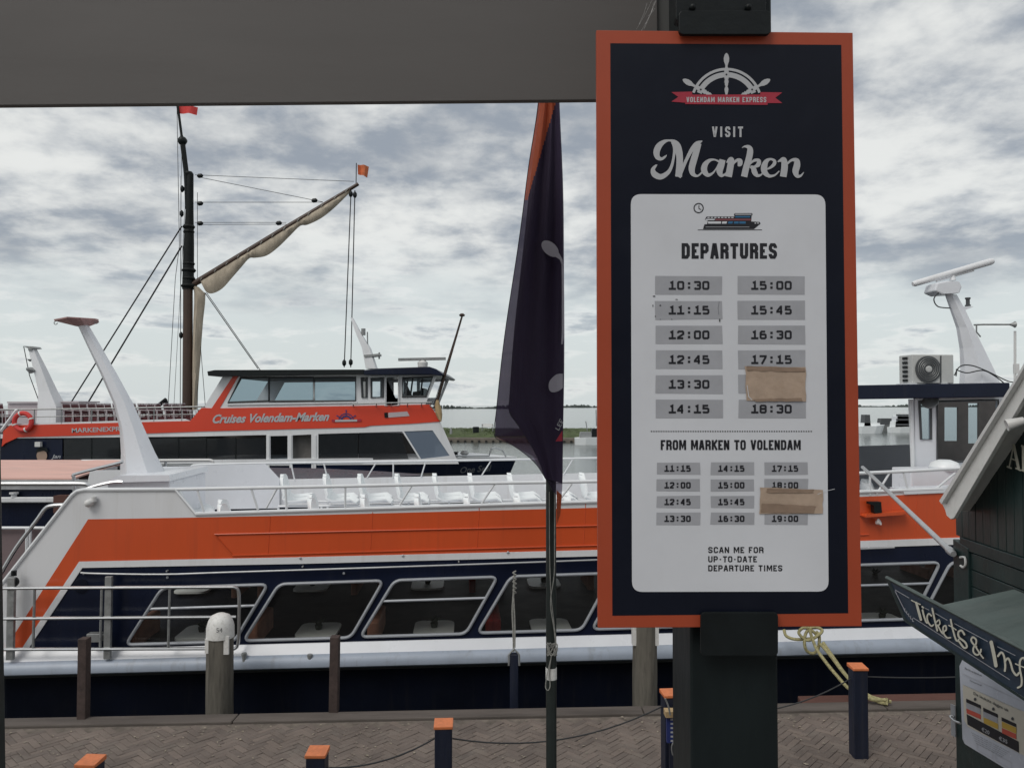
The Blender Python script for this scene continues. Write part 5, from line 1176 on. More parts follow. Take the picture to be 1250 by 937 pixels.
m = MB(); m.tube([P(29, 423, RY+2.5), P(36, 458, RY+2.5), P(47, 488, RY+2.5)], .02, 4); m.build('mast_wire', 'ropedark', rf)
for a, b, y0 in ((9.5, 55, 490), (75, 95, 489.5)):
    m = MB(); m.prism([P(x, y, RY+2.8) for x, y in ((a, y0+2), (b, y0+2), (b, 519), (a, 519))], (0, 1.6, 0)); m.prism([P(x, y, RY+2.7) for x, y in ((a-1, y0), (b+1, y0), (b+1, y0+1.8), (a-1, y0+1.8))], (0, 1.8, 0)); m.build('deck_locker', 'pinkgrey', rf)
m = MB(); z = T(0, 519).z; m.box(T(-200, 519).x, T(236, 519).x, RY+.05, RY+6, z-.12, z-.02); m.build('upper_deck', 'greydeck', rf)
# slatted maroon deck chairs
def dchair():
    m = MB(); m.cm = 0
    m.box(-.22, .22, -.23, .23, .40, .44); m.obox((-.24, 0, .68), .02, .23, .20, (1, 0, .25), (0, 1, 0), (-.25, 0, 1)); m.box(-.2, .2, -.2, .2, .1, .36)
    m.cm = 1
    for s in (-1, 1): m.tube([(.2, s*.25, 0), (.18, s*.25, .62), (-.25, s*.25, .66), (-.3, s*.25, .92)], .02, 5); m.tube([(-.22, s*.25, 0), (-.2, s*.25, .62)], .02, 5)
    m.tube([(-.3, -.25, .92), (-.3, .25, .92)], .02, 5)
    return m
dm = dchair(); tmp = dm.build('deck_chair', ['maroon', 'pinkgrey']); dme = tmp.data; dof = tmp.location.copy(); bpy.data.objects.remove(tmp)
for row in (0.7, 2.0):
    for i in range(15):
        px_ = 88+i*10.2+(3 if row > 1 else 0)
        if row > 1 and i % 3 == 2: continue
        o = bpy.data.objects.new('deck_chair', dme); COL.objects.link(o); o.parent = rf; p = T(px_, 519, row); o.location = V(p.x, p.y, z-.02)+dof-ROOT[rf.name]
for px_ in (2, 6):
    o = bpy.data.objects.new('deck_chair', dme); COL.objects.link(o); o.parent = rf; p = T(px_, 519, 1); o.location = V(p.x, p.y, z-.02)+dof-ROOT[rf.name]
# flagstaff and bundle at the bow bulkhead: leaning boom
m = MB(); a, b = P(531, 498, RY+.3), P(564, 386, RY+.3); m.tube([a, b], [.07, .04], 8); m.lathe(b, [(.1, 0), (.13, .06), (.06, .12)], 8); m.build('leaning_staff', 'wood', rf)
m = MB(); m.tube([P(529, 495, RY+.28), P(562.5, 389, RY+.26)], .012, 4); m.build('staff_line', 'ropedark', rf)
m = MB(); m.loft([[P(535+w_*cos(t)+ox, y, RY-.1+.15*sin(t)) for t in [2*pi*i/10 for i in range(10)]] for y, w_, ox in ((488, 1.5, -1), (493, 3, -1), (500, 4.2, 0), (506, 4, 1), (511, 2.5, 2), (514, .8, 3))]); m.build('rolled_cover', 'tan', rf, smooth=True)
# life ring hanging on the rear ferry rail
lr = thing('life_ring', T(28, 519, -.2), 'orange-red life ring with white bands hung at the rear ferry stern', 'life ring')
c = T(28, 514.5, -.15); r0 = 10.3/F*RY
m = MB(); m.tube([c+V(r0*cos(t), 0, r0*sin(t)) for t in [2*pi*i/28 for i in range(28)]], .095, 8, closed=True); m.build('ring', 'red', lr, smooth=True)
for a0 in (20, 110, 200, 290):
    m = MB(); m.tube([c+V(r0*cos(R(a0+t)), 0, r0*sin(R(a0+t))) for t in (-5, 0, 5)], .105, 8); m.build('band', 'pilewhite', lr, smooth=True)

# ================================================================== SAILING SHIP (masts behind the rear ferry)
SY = 41.
s_ = lambda x, y, d=0.: P(x, y, SY+d)
def k2(x, y): return (200+x/2.757, 120+y/2.757)
ship = thing('sailing_barge', (s_(230, 560).x, SY, WZ), 'old sailing barge with tall dark mast and furled sail behind the rear ferry', 'sailing ship')
m = MB(); secs = []
for px_, w_, dz in ((40, .3, .5), (80, 1.6, .25), (150, 2.3, 0), (300, 2.4, 0), (400, 1.9, .1), (450, .5, .4)):
    x = s_(px_, 560).x; z = WZ+1.15+dz*.5; secs.append([V(x, SY-w_, z), V(x, SY-w_*.8, WZ-.4), V(x, SY+w_*.8, WZ-.4), V(x, SY+w_, z)])
m.loft(secs); m.build('hull', 'mast_dark', ship)
mx_ = s_(229.5, 450).x; zb_ = WZ+1.; zm = s_(0, 350).z
m = MB(); m.tube([(mx_, SY, zb_), (s_(229, 500).x, SY, s_(0, 500).z), (s_(229.5, 352).x, SY, zm)], [.29, .27, .24], 12); m.build('lower_mast', 'wood', ship, smooth=True)
m = MB(); m.tube([s_(229.5, 353), s_(230.5, 300), s_(231.5, 255), s_(232, 212)], [.30, .27, .20, .18], 12)
for y, r_ in ((349, .42), (340, .34), (330, .38), (322, .32), (283, .3), (277, .33), (212, .22)): m.lathe(s_(230.5, y), [(r_*.8, -.1), (r_, 0), (r_*.8, .1)], 12)
m.build('upper_mast', 'mast_dark', ship, smooth=True)
m = MB(); m.tube([s_(x, y) for x, y in bez([(229, 255), (227.5, 215), (225.5, 196), (222.5, 172), (219, 145), (217, 131), (215.5, 118)], 4)], [.14]*13+[.07]*12, 8); m.build('topmast', 'mast_dark', ship, smooth=True)
m = MB(); m.lathe(s_(222.6, 177.5), [(.02, 0), (.17, .06), (.25, .2), (.25, .3), (.17, .42), (.02, .5)], 14); m.build('mast_ball', 'black', ship, smooth=True)
ga, gb = s_(*k2(105, 622)), s_(*k2(655, 288))
m = MB(); m.tube([ga-(gb-ga)*.015, ga.lerp(gb, .5), gb], [.16, .15, .09], 10); m.build('gaff', 'wood', ship, smooth=True)
# furled sail below the gaff: three swags
m = MB(); sw = [(0.03, .0), (.06, .42), (.10, .62), (.16, .66), (.22, .50), (.28, .32), (.325, .20), (.36, .30), (.43, .46), (.50, .42), (.57, .28), (.635, .15), (.68, .26), (.76, .32), (.84, .25), (.92, .09), (.95, .02)]
pts = bez(sw, 4); secs = []
for k, (t, d) in enumerate(pts):
    p = ga.lerp(gb, t)-V(0, 0, .08); d = max(.02, d*1.62); wv = .12*(.4+d); j = .02*sin(k*1.9)
    secs.append([p+V(0, -.10, 0), p+V(.03, -.18*min(1, d*2.5)-j, -d*.35), p+V(.05, -.13*min(1, d*2.5)+j, -d*.75), p+V(.06, 0, -d), p+V(.05, .13*min(1, d*2.5), -d*.75), p+V(.03, .18*min(1, d*2.5), -d*.35), p+V(0, .10, 0)])
m.loft(secs); m.build('gaff_sail', 'sail', ship, smooth=True)
m = MB(); secs = []
for y, l, r_ in ((350, 236.5, 242), (358, 237, 250.5), (370, 237, 250), (390, 236, 247.5), (415, 235.5, 245.5), (440, 235, 244), (456, 235.5, 243), (475, 236, 241), (500, 236, 239)):
    a, b = s_(l, y), s_(r_, y); k_ = []
    for i in range(12):
        t = 2*pi*i/12; k_.append(a.lerp(b, .5+.5*cos(t))+V(0, .22*sin(t)*(1+.3*sin(3*t+y)), 0))
    secs.append(k_)
m.loft(secs); m.build('mast_sail', 'sail', ship, smooth=True)
for t in (.045, .13, .20, .27, .33, .41, .48, .55, .635, .70, .78, .86, .93):
    p = ga.lerp(gb, t); m = MB(); m.tube([p+V(.17*cos(a)*.55, .17*sin(a), .13*cos(a)-.03) for a in [2*pi*i/10 for i in range(10)]], .02, 4, closed=True); m.build('sail_lashing', 'rope', ship)
def line(pts, r=.018, nm='rigging_line', mt='ropedark'):
    m = MB(); m.tube([s_(x, y) for x, y in pts], r, 4); m.build(nm, mt, ship)
for a, b in (((105, 258), (640, 280)), ((130, 268), (535, 349)), ((105, 350), (535, 350)), ((105, 418), (412, 418)), ((112, 425), (412, 424))): line([k2(*a), k2(*b)], .014)
for a, b in (((630, 310), (607, 905)), ((643, 310), (629, 905))): line([k2(*a), k2(*b)], .028)
line([(222, 276), (88, 489), (84, 495)], .04); line([(222, 300), (104, 497), (100, 505)], .045)
line([(216, 130), (219, 300), (214, 340), (205, 500)], .016); line([(221, 215), (220, 500)], .02); line([(224, 300), (224, 500)], .03)
line([(241, 235), (241, 348)], .015); line([(226, 250), (212, 500)], .012); line([(222, 176), (221.5, 215)], .012); line([(243, 347), (300, 313), (350, 283)], .012); line([(235, 352), (233, 400), (236, 455)], .02); line([(250, 357), (315, 450)], .022); line([(252, 357), (318, 452)], .018); line([(243, 400), (251, 500)], .016); line([(242, 440), (241, 500)], .014)
for x, y in ((122, 261), (122, 354), (122, 421), (507, 344), (387, 420)): m = MB(); m.lathe(s_(*k2(x, y)), [(.04, -.16), (.12, -.08), (.12, .08), (.04, .16)], 8, (1, 0, .1)); m.build('pulley_block', 'black', ship, smooth=True)
for x, y in ((607, 890), (629, 888), (629, 322), (643, 325), (62, 305), (60, 388), (58, 797)): m = MB(); m.lathe(s_(*k2(x, y)), [(.03, -.18), (.11, -.08), (.11, .08), (.03, .18)], 8); m.build('pulley_block', 'black', ship, smooth=True)
m = MB(); m.tube([s_(186, 508), s_(191, 497), s_(203, 487)], [.16, .12, .1], 7); m.tube([s_(203, 489), s_(204, 510)], .08, 6); m.build('windlass_arm', 'mast_dark', ship)
m = MB(); m.tube([s_(*k2(648, 218)), s_(*k2(647, 290))], .025, 5); m.build('flagstaff', 'mast_dark', ship)
def cflag(nm, pts, mt, lab):
    m = MB(); (a, b, c, d) = [s_(*p) for p in pts]; n = 8; vs = []
    for i in range(n+1):
        t = i/n; w_ = V(0, .12*sin(t*7), .03*sin(t*5)); vs += [a.lerp(b, t)+w_, d.lerp(c, t)+w_]
    m.add(vs, [(2*i, 2*i+1, 2*i+3, 2*i+2) for i in range(n)]); o = m.build(nm, mt, smooth=True, recalc=False); tag(o, lab, 'flag')
cflag('pennant', [(216, 128.5), (241, 130), (239.5, 139.5), (217.5, 138.5)], 'red', 'small red flag flying at the top of the tall mast')
cflag('pennant', [(436.5, 201), (450, 202.5), (448, 216), (437, 213)], mat('orange_cloth', (.55, .14, .05), .7, var=.25, vscale=3), 'small orange flag above the tip of the slanted gaff')

# ================================================================== POSTS ON THE QUAY
BH = .86
def bollard(px_, py_):        # px_, py_ of the cap top centre
    g = ray(px_, py_); t = (BH-CAMZ)/g.z; return C0+g*t
bp0 = bollard(1047, 811)
b0 = thing('orange_capped_post', (bp0.x, bp0.y, 0), 'navy wooden post with orange cap standing nearest the ticket kiosk', 'post', 'orange capped navy posts along the quay')
m = MB(); hw = .066; m.box(bp0.x-hw, bp0.x+hw, bp0.y-hw, bp0.y+hw, -.3, BH-.035); m.build('post', 'bollard', b0, bevel=.008)
m = MB(); e = .073; m.hexa([(bp0.x-e, bp0.y-e, BH-.034), (bp0.x+e, bp0.y-e, BH-.034), (bp0.x+e, bp0.y+e, BH-.034), (bp0.x-e, bp0.y+e, BH-.034)], [(bp0.x-e, bp0.y-e, BH-.012), (bp0.x+e, bp0.y-e, BH-.012), (bp0.x+e, bp0.y+e, BH), (bp0.x-e, bp0.y+e, BH)]); m.build('cap', 'cap', b0, bevel=.004)
b0.rotation_euler.z = 0
bpos = [bp0]
for x, y, lab, rz_ in ((541.5, 880, 'orange capped navy post left of the flagpole, with cable on both sides', .05), (387.5, 914, 'orange capped navy post second from the left at the bottom edge', .0), (110.5, 925, 'orange capped navy post leftmost in the bottom corner', -.06), (818, 843, 'orange capped navy post half hidden behind the thick sign post', .1)):
    p = bollard(x, y); o = copy_tree(b0, (p.x, p.y, 0), lab); o.rotation_euler.z = rz_; bpos.append(p)
def cable(p, q_, sag, lab):
    m = MB(); n = 14; pts = [p.lerp(q_, i/n)-V(0, 0, sag*4*(i/n)*(1-i/n)) for i in range(n+1)]; m.tube(pts, .006, 6); tag(m.build('cable', 'cable', smooth=True), lab, 'cable', 'cables slung between the orange capped posts')
dz = V(0, 0, -.13)
kP = V(3.25, 6.3, .6)
cable(bpos[2]+dz+V(.07, 0, 0), bpos[1]+dz-V(.07, 0, 0), .06, 'dark cable sagging between the two posts left of the flagpole')
cable(bpos[1]+dz+V(.07, 0, 0), bpos[4]+dz-V(.07, 0, 0), .14, 'dark cable passing behind the flagpole to the thick sign post')
cable(bpos[4]+dz+V(.07, 0, 0), bpos[0]+dz-V(.07, 0, 0), .16, 'dark cable between sign post and the post nearest the kiosk')
cable(bpos[0]+dz+V(.07, 0, .02), V(bpos[0].x+2.4, bpos[0].y+.4, .72), .05, 'dark cable from the capped post towards the ticket kiosk')
cable(bpos[3]+dz+V(.07, 0, -.15), bpos[2]+dz-V(.07, 0, .05), .2, 'dark cable slack between the two leftmost capped posts')
# small information board on the half-hidden post
ib = thing('notice_board', (bpos[4].x, bpos[4].y-.16, 0), 'narrow blue notice with tan top in front of hidden capped post', 'notice')
c = P(822, 870, bpos[4].y-.16)
m = MB(); z0, z1 = P(0, 905, c.y).z, P(0, 873, c.y).z; xa, xb = P(813.5, 880, c.y).x, P(846, 880, c.y).x
m.box(xa, xb, c.y-.02, c.y+.02, z0, z1); m.build('panel', 'bluestuff', ib)
m = MB(); m.box(xa-.015, xb, c.y-.05, c.y+.04, z1+.002, z1+.05); m.build('ledge', 'tan', ib)
m = MB(); m.box(xa+.03, xa+.16, c.y+.022, c.y+.06, 0, z0+.1); m.build('leg', 'bollard', ib)
m = MB()
for k in range(6): m.add([(xa+.03, c.y-.021, z1-.03-k*.035), (xa+.07, c.y-.021, z1-.03-k*.035), (xa+.07, c.y-.021, z1-.015-k*.035), (xa+.03, c.y-.021, z1-.015-k*.035)], [(0, 1, 2, 3)])
m.build('print', 'pgrey', ib)
m = MB(); m.tube([P(x, y, c.y-.1) for x, y in bez([(812, 852), (816, 862), (818, 872)], 4)], .008, 6); m.tube([P(x, y, c.y-.1) for x, y in bez([(824, 903), (820, 910), (821, 920), (826, 924)], 4)], .006, 6); m.build('wire_loop', 'galv', ib, smooth=True)
# mooring piles
pl = thing('mooring_pile', (P(269, 868, 8.75).x, 8.75, WZ), 'thick grey timber mooring pile with rounded white cap', 'mooring pile')
x = P(268.5, 820, 8.75).x; r_ = 15.5/F*8.75; zc = P(0, 782, 8.6).z; zt_ = P(0, 748, 8.75).z
m = MB(); secs = []
for z in (-2.5, -1, 0, .4, zc-.02, zc+.03):
    secs.append([V(x+(r_+.006*sin(k*2.7+z))*cos(2*pi*k/18)+(.02 if z < 0 else 0), 8.75+(r_+.006*cos(k*3.1))*sin(2*pi*k/18), z) for k in range(18)])
m.loft(secs); m.build('timber', 'pile', pl, smooth=True)
m = MB(); m.lathe((x, 8.75, zc), [(r_+.010, 0), (r_+.007, zt_-zc-.15), (r_*.92, zt_-zc-.08), (r_*.7, zt_-zc-.025), (r_*.3, zt_-zc)], 20); m.build('cap', 'pilewhite', pl, smooth=True)
m = MB(); m.obox((x+r_*.75, 8.75-r_*.72, zc-.06), .028, .012, .1); m.build('cap_strap', 'pilewhite', pl); m = MB(); m.obox((x-r_*.75, 8.75-r_*.72, zc-.07), .02, .012, .08); m.build('cap_strap', 'pilewhite', pl)
m = MB(); bftext(m, '54', 264, 271.5, 766, 771.5, lambda a, b, l: P(a, b, 8.75-r_-.016), 0.); m.build('number', 'dkgrey', pl)
x2 = P(787, 820, 8.85).x
p2 = thing('mooring_pile', (x2, 8.85, WZ), 'thick grey timber mooring pile beside the black sign post', 'mooring pile')
m = MB(); r2 = 14.5/F*8.85; zt2 = P(0, 766-12, 8.85).z; secs = []
for z in (-2.5, -.5, .3, .8, zt2): secs.append([V(x2+(r2+.008*sin(k*2.3+z*2)-(.006 if z > .7 else 0))*cos(2*pi*k/18), 8.85+(r2+.006*cos(k*2.1))*sin(2*pi*k/18), z) for k in range(18)])
m.loft(secs); m.build('timber', 'pile', p2, smooth=True)
m = MB(); za_ = P(0, 785, 8.85).z
for sx_ in (-1, 1): m = MB(); m.obox((x2+sx_*r2*.93, 8.85-r2*.25, (za_+zt2)/2), .02, .05, (zt2-za_)/2); m.build('cap_strap', 'pilewhite', p2)
for i, (px_, yt, yb, wpx, lab) in enumerate(((102.8, 778, 877, 10.5, 'thin rusty brown post at the quay edge, left of the white capped pile'), (408.7, 776, 869, 10.5, 'thin rusty brown post at the quay edge, right of the white capped pile'))):
    Yq = G(px_, yb).y-.05; hw = wpx/2/F*Yq; xx = P(px_+.5, yt, Yq).x; xb_ = P(px_-1, yb, Yq).x; zt_ = P(0, yt, Yq).z
    m = MB(); m.hexa([(xb_-hw, Yq-.05, .02), (xb_+hw, Yq-.05, .02), (xb_+hw, Yq+.05, .02), (xb_-hw, Yq+.05, .02)], [(xx-hw, Yq-.05, zt_), (xx+hw, Yq-.05, zt_), (xx+hw, Yq+.05, zt_), (xx-hw, Yq+.05, zt_)]); tag(m.build('thin_post', 'rust', bevel=.006), lab, 'post', 'thin brown posts at the quay edge')
# slim grey mooring post with chain
Ys = 8.9; xs_ = P(627.5, 820, Ys).x
sp = thing('mooring_post', (xs_, Ys, WZ), 'slim grey steel post in the water with a rope rising from its top', 'mooring post')
m = MB(); zt_ = P(0, 797, Ys).z; m.obox((xs_, Ys, (zt_-1.8)/2+.0), .048, .048, (zt_+1.8)/2); m.build('post', 'bollard', sp, bevel=.008)
m = MB(); m.tube([(xs_-.06, Ys-.05, zt_-.12), (xs_-.06, Ys-.05, zt_+.0), (xs_, Ys-.05, zt_+.07), (xs_+.06, Ys-.05, zt_), (xs_+.06, Ys-.05, zt_-.12)], .012, 6); m.build('shackle', 'galv', sp)
m = MB(); m.tube([P(x, y, Ys) for x, y in bez([(627, 795), (626.5, 770), (625.5, 745), (627, 722), (628, 700)], 5)], .012, 6)
m.tube([P(x, y, Ys-.02) for x, y in bez([(628.5, 790), (628.5, 760), (627, 730)], 5)], .009, 6)
m.tube([P(628+2.2*sin(i*1.3), 724-i*1.1, Ys-.015+.01*cos(i*1.3)) for i in range(26)], .008, 5); m.build('rope', 'rope', sp, smooth=True)
# yellow mooring rope
m = MB(); Yr = 9.45
def rp(x, y, Y=Yr): return P(x, y, Y)
paths = [[(957, 768, 9.55), (960, 776, 9.5), (972, 780, 9.45), (990, 779, 9.4)],
 [(998, 775, 9.4), (984, 765, 9.4), (975, 772, 9.4), (986, 781, 9.38), (1000, 774, 9.36), (1003, 768, 9.38), (992, 765, 9.4), (984, 772, 9.4), (982, 784, 9.38), (985, 794, 9.38), (993, 797, 9.38), (999, 790, 9.38), (1000, 776, 9.38), (996, 770, 9.4)],
 [(988, 768, 9.38), (996, 790, 9.3), (1006, 805, 9.1), (1018, 820, 8.9), (1034, 838, 8.7), (1046, 846, 8.6), (1064, 853, 8.5), (1080, 854, 8.48)],
 [(1002, 786, 9.35), (1014, 800, 9.1), (1026, 816, 8.85), (1040, 832, 8.7), (1056, 846, 8.58), (1070, 855, 8.5), (1084, 859, 8.45)],
 [(1005, 784, 9.35), (1018, 803, 9.1), (1030, 820, 8.85), (1042, 834, 8.7), (1060, 848, 8.56), (1074, 853, 8.5), (1088, 856, 8.45)]]
for pth in paths: m.tube([P(*p) for p in bez(pth, 8)], .019, 7)
m.tube([P(1080+i*.9, 856-3*cos(i*2.0), 8.46+.02*sin(i*2)) for i in range(5)], .02, 6)
tag(m.build('mooring_rope', 'ropey', smooth=True), 'yellowish mooring rope knotted at the ferry rail and running to the quay', 'rope')

# ================================================================== KIOSK
KA = R(4)
KW = vplaneX(3.2, 5.58, KA)
kd = V(sin(KA), cos(KA), 0)        # away from camera along the wall
ko = V(-cos(KA), sin(KA), 0)       # out of the wall, to the left
def kpos(s, o, z): return V(3.2, 5.58, 0)+kd*s+ko*o+V(0, 0, z)      # s=0 at the far corner, negative towards camera
kk = thing('ticket_kiosk', kpos(-1, -1, 0), 'dark green wooden ticket kiosk with steep gable and pale bargeboard', 'kiosk')
def kz(px_, py_): return KW(px_, py_).z
def ks(px_, py_=700): return (KW(px_, py_)-V(3.2, 5.58, 0)).dot(kd)
zBar = kz(1185, 664); zEave = kz(1165, 628)
L_ = -2.6; slope = (kz(1250, 487)-kz(1168, 622))/(ks(1250)-ks(1168))   # rise per metre towards camera (negative s)
zmid = zEave-slope*(-L_/2)*-1
# body box
m = MB(); m.hexa([kpos(0, -.03, 0), kpos(L_, -.03, 0), kpos(L_, -2.2, 0), kpos(0, -2.2, 0)], [kpos(0, -.03, zBar), kpos(L_, -.03, zBar), kpos(L_, -2.2, zBar), kpos(0, -2.2, zBar)]); m.build('body', 'greenh', kk)
rise = abs(slope)
ridge = zEave+rise*(-L_/2)
m = MB(); m.prism([kpos(0, -.03, zBar+.002), kpos(0, -.03, zEave), kpos(L_/2, -.03, ridge), kpos(L_, -.03, zEave), kpos(L_, -.03, zBar+.002)], -ko*2.17); m.build('gable_body', 'greenh', kk)
# vertical planks on the gable
n = 0; s = -.005
pw = .092
while s-pw > L_:
    s0, s1 = s, s-pw+.006
    zt0 = min(zEave-.02+rise*(-s0), zEave-.02+rise*(s0-L_)); zt1 = min(zEave-.02+rise*(-s1), zEave-.02+rise*(s1-L_))
    m = MB(); j = random.uniform(-.002, .002)
    m.prism([kpos(s0, .0+j, zBar+.03), kpos(s1, .0+j, zBar+.03), kpos(s1, .0+j, zt1), kpos(s0, .0+j, zt0)], -ko*.028); m.build('plank', 'green', kk, bevel=.004)
    s -= pw
m = MB(); m.prism([kpos(-.085, .012, zBar-.05), kpos(L_, .012, zBar-.05), kpos(L_, .012, zBar+.028), kpos(-.085, .012, zBar+.028)], -ko*.04); m.build('rail_board', 'greenh', kk, bevel=.004)
# horizontal planks below, corner post
z = zBar-.06; k = 0
while z > 1.15:
    m = MB(); m.prism([kpos(-.21, .0, z-.11), kpos(L_, .0, z-.11), kpos(L_, .0, z), kpos(-.21, .0, z)], -ko*.028); m.build('plank', 'green', kk, bevel=.004); z -= .116
m = MB(); m.prism([kpos(.005, .016, 0), kpos(-.205, .016, 0), kpos(-.205, .016, zBar-.03), kpos(.005, .016, zBar+.0)], -ko*.045); m.build('corner_post', 'greenh', kk, bevel=.005)
m = MB(); m.prism([kpos(-.21, .02, .0), kpos(L_, .02, .0), kpos(L_, .02, 1.9), kpos(-.21, .02, 1.9)], -ko*.045); m.build('door', 'greenh', kk)
# roof slabs and bargeboards
th_ = V(0, 0, .045)
KB0 = vplaneX(3.2, 5.58, KA); ka_, kb_ = KB0(1153, 614, .17), KB0(1250, 459.5, .17); sa_, sb_ = (ka_-V(3.2, 5.58, 0)).dot(kd), (kb_-V(3.2, 5.58, 0)).dot(kd); rr_ = (kb_.z-ka_.z)/(sa_-sb_)
ze_ = ka_.z-.05; rg_ = ze_+rr_*(sa_-L_/2)
up = [kpos(sa_, .165, ze_), kpos(L_/2, .165, rg_), kpos(L_/2, -2.35, rg_), kpos(sa_, -2.35, ze_)]
m = MB(); m.hexa(up, [p+th_ for p in up]); m.build('roof_slope', 'barge', kk)
up = [kpos(L_-sa_, .165, ze_), kpos(L_/2, .165, rg_), kpos(L_/2, -2.35, rg_), kpos(L_-sa_, -2.35, ze_)]
m = MB(); m.hexa(up, [p+th_ for p in up]); m.build('roof_slope', 'barge', kk)
KB = vplaneX(3.2, 5.58, KA)
bb = [(1153.5, 613), (1158, 622), (1160, 629), (1165, 633.5), (1169, 632), (1250, 494.5), (1320, 376), (1320, 335), (1250, 458)]
m = MB(); m.prism([KB(x, y, .17) for x, y in bb], ko*.025); m.build('bargeboard', 'barge', kk, bevel=.003)
m = MB(); m.prism([KB(x, y, .197) for x, y in ((1152, 611), (1250, 455), (1320, 331), (1320, 336), (1250, 460.5), (1154.5, 615))], ko*.03); m.build('roof_edge_trim', 'lamp', kk)
# gable letters
m = MB(); kf = lambda x, y, l: KW(x, y, .03+l)
ribbon(m, [(1237.6, 541.5), (1232, 569.5)], 1.6, kf, .0); ribbon(m, [(1237, 541.5), (1243.5, 572)], 3.4, kf, .001); ribbon(m, [(1234.5, 559.5), (1241, 562)], 1.4, kf, .002)
ribbon(m, [(1229, 569), (1235, 571.5)], 1.8, kf, .003); ribbon(m, [(1239.5, 571), (1246.3, 574)], 1.8, kf, .003)
ribbon(m, [(1249, 544.5), (1249.5, 574)], 3.6, kf, .001); ribbon(m, [(1246.5, 543.5), (1258, 549), (1259, 557), (1250, 559), (1260, 578)], 2.4, kf, .002); ribbon(m, [(1246.5, 573.3), (1252, 575.5)], 1.8, kf, .003)
m.v = m.v; m.build('gable_lettering', 'cream', kk)
# lamp on gable
m = MB(); ax = (ko*1.-V(0, 0, .32)+kd*.25).normalized(); c = KW(1238, 516.5, .22); m.lathe(c, [(.012, -.06), (.024, -.05), (.027, -.02), (.036, .035), (.034, .04), (.02, .035)], 14, ax); m.lathe(c-ax*.085, [(.008, -.02), (.019, -.01), (.019, .01), (.008, .02)], 10, ax); m.tube([c-ax*.05, c-ax*.13, KW(1262, 511, .02)], .010, 8); m.build('gable_lamp', 'lamp', kk, smooth=True)
# hook on corner
m = MB(); m.tube([KW(x, y, .03) for x, y in bez([(1172, 680), (1177.5, 680), (1178.5, 688), (1176, 692), (1172.5, 690)], 4)], .008, 6); m.build('hook', 'lamp', kk, smooth=True)
# canopy over the counter, signboard, posters, handle
KS_ = vplaneX(2.60, 5.33, KA)
def cpt(px_, py_, lift=0.): return KS_(px_, py_, lift)
far_s = (P(1143, 737, 4.84)-V(3.2, 5.58, 0)).dot(kd)
zo = P(1143, 737, 4.84).z-.03; oo = (V(2.6, 5.33, 0)-V(3.2, 5.58, 0)).dot(ko)
m = MB(); zi = zo+.13
lo = [kpos(far_s, oo-.01, zo), kpos(far_s-2.2, oo-.01, zo), kpos(far_s-2.2, .03, zi), kpos(far_s, .03, zi)]
m.hexa([p-V(0, 0, .04) for p in lo], lo); m.build('counter_canopy', 'felt', kk)
tl = [(1083, 705.5), (1250, 794), (1330, 836), (1330, 905), (1250, 851), (1105, 756.5)]
m = MB(); m.prism([cpt(*p) for p in tl], -ko*.03); sb = m.build('signboard', 'boardblue', kk, bevel=.003)
m = MB(); 
for p, q_ in (((1082.5, 705), (1330, 836)), ((1105, 756.8), (1330, 906)), ((1082.5, 705), (1105, 756.8))):
    ribbon(m, [p, q_], 4.2 if p[1] < 710 and q_[0] > 1200 else 3.4, lambda x, y, l: cpt(x, y, .004+l), 0.)
v0 = len(m.v); m.build('signboard_border', 'greenh', sb)
m = MB(); m.tube([cpt(1082.5, 704.5, .0), cpt(1330, 834, .0)], .012, 6); m.build('signboard_moulding', 'felt', sb)
def kc(x, y): return (1080+x/7.206, 700+y/7.206)
cf = lambda x, y, l: cpt(x, y, .006+l)
m = MB()
TK = [([(235, 232), (270, 250), (312, 268)], 11), ([(278, 255), (298, 330), (318, 402)], 24), ([(332, 318), (348, 380), (366, 425), (380, 430)], 17), ([(330, 288), (338, 296)], 16),
 ([(410, 368), (388, 350), (372, 378), (384, 428), (410, 458), (428, 448)], 15), ([(418, 305), (436, 390), (462, 498)], 17), ([(452, 425), (478, 405), (484, 440), (462, 456)], 13), ([(466, 450), (492, 500), (512, 524), (524, 505)], 15),
 ([(512, 506), (540, 492), (536, 456), (514, 470), (518, 522), (548, 560), (578, 560)], 15), ([(580, 402), (596, 480), (622, 568), (640, 590), (650, 578)], 17), ([(562, 452), (596, 470), (628, 492)], 11),
 ([(700, 532), (676, 498), (648, 512), (654, 556), (706, 600), (722, 640), (696, 648), (656, 596)], 19),
 ([(806, 640), (776, 612), (760, 580), (776, 556), (804, 580), (800, 620), (780, 650), (782, 690), (812, 712), (840, 690), (846, 664)], 17), ([(800, 640), (836, 700), (866, 740)], 15),
 ([(936, 600), (958, 700), (978, 806)], 34), ([(996, 722), (1024, 690), (1048, 720), (1060, 800), (1056, 852)], 20), ([(1056, 770), (1084, 742), (1106, 780), (1126, 850), (1158, 890), (1180, 870)], 20),
 ([(1240, 770), (1222, 738), (1192, 760), (1188, 830), (1204, 920), (1200, 980), (1170, 1000)], 19), ([(1150, 790), (1200, 812), (1250, 830)], 12),
 ([(1290, 860), (1270, 850), (1262, 890), (1280, 940), (1306, 950), (1316, 910), (1290, 858)], 19)]
m0 = MB()
for k, (st, w_) in enumerate(TK):
    pts = [kc(x, y) for x, y in bez(st, 8)]
    ribbon(m0, [(x+.9, y+1.2) for x, y in pts], w_/7.206*.95, cf, .0005+.0004*k, cap=True)
    ribbon(m, pts, w_/7.206*.9, cf, .010+.0004*k, cap=True)
m0.build('lettering_shadow_print', 'ink', sb); m.build('sign_lettering', 'cream', sb)
m = MB()
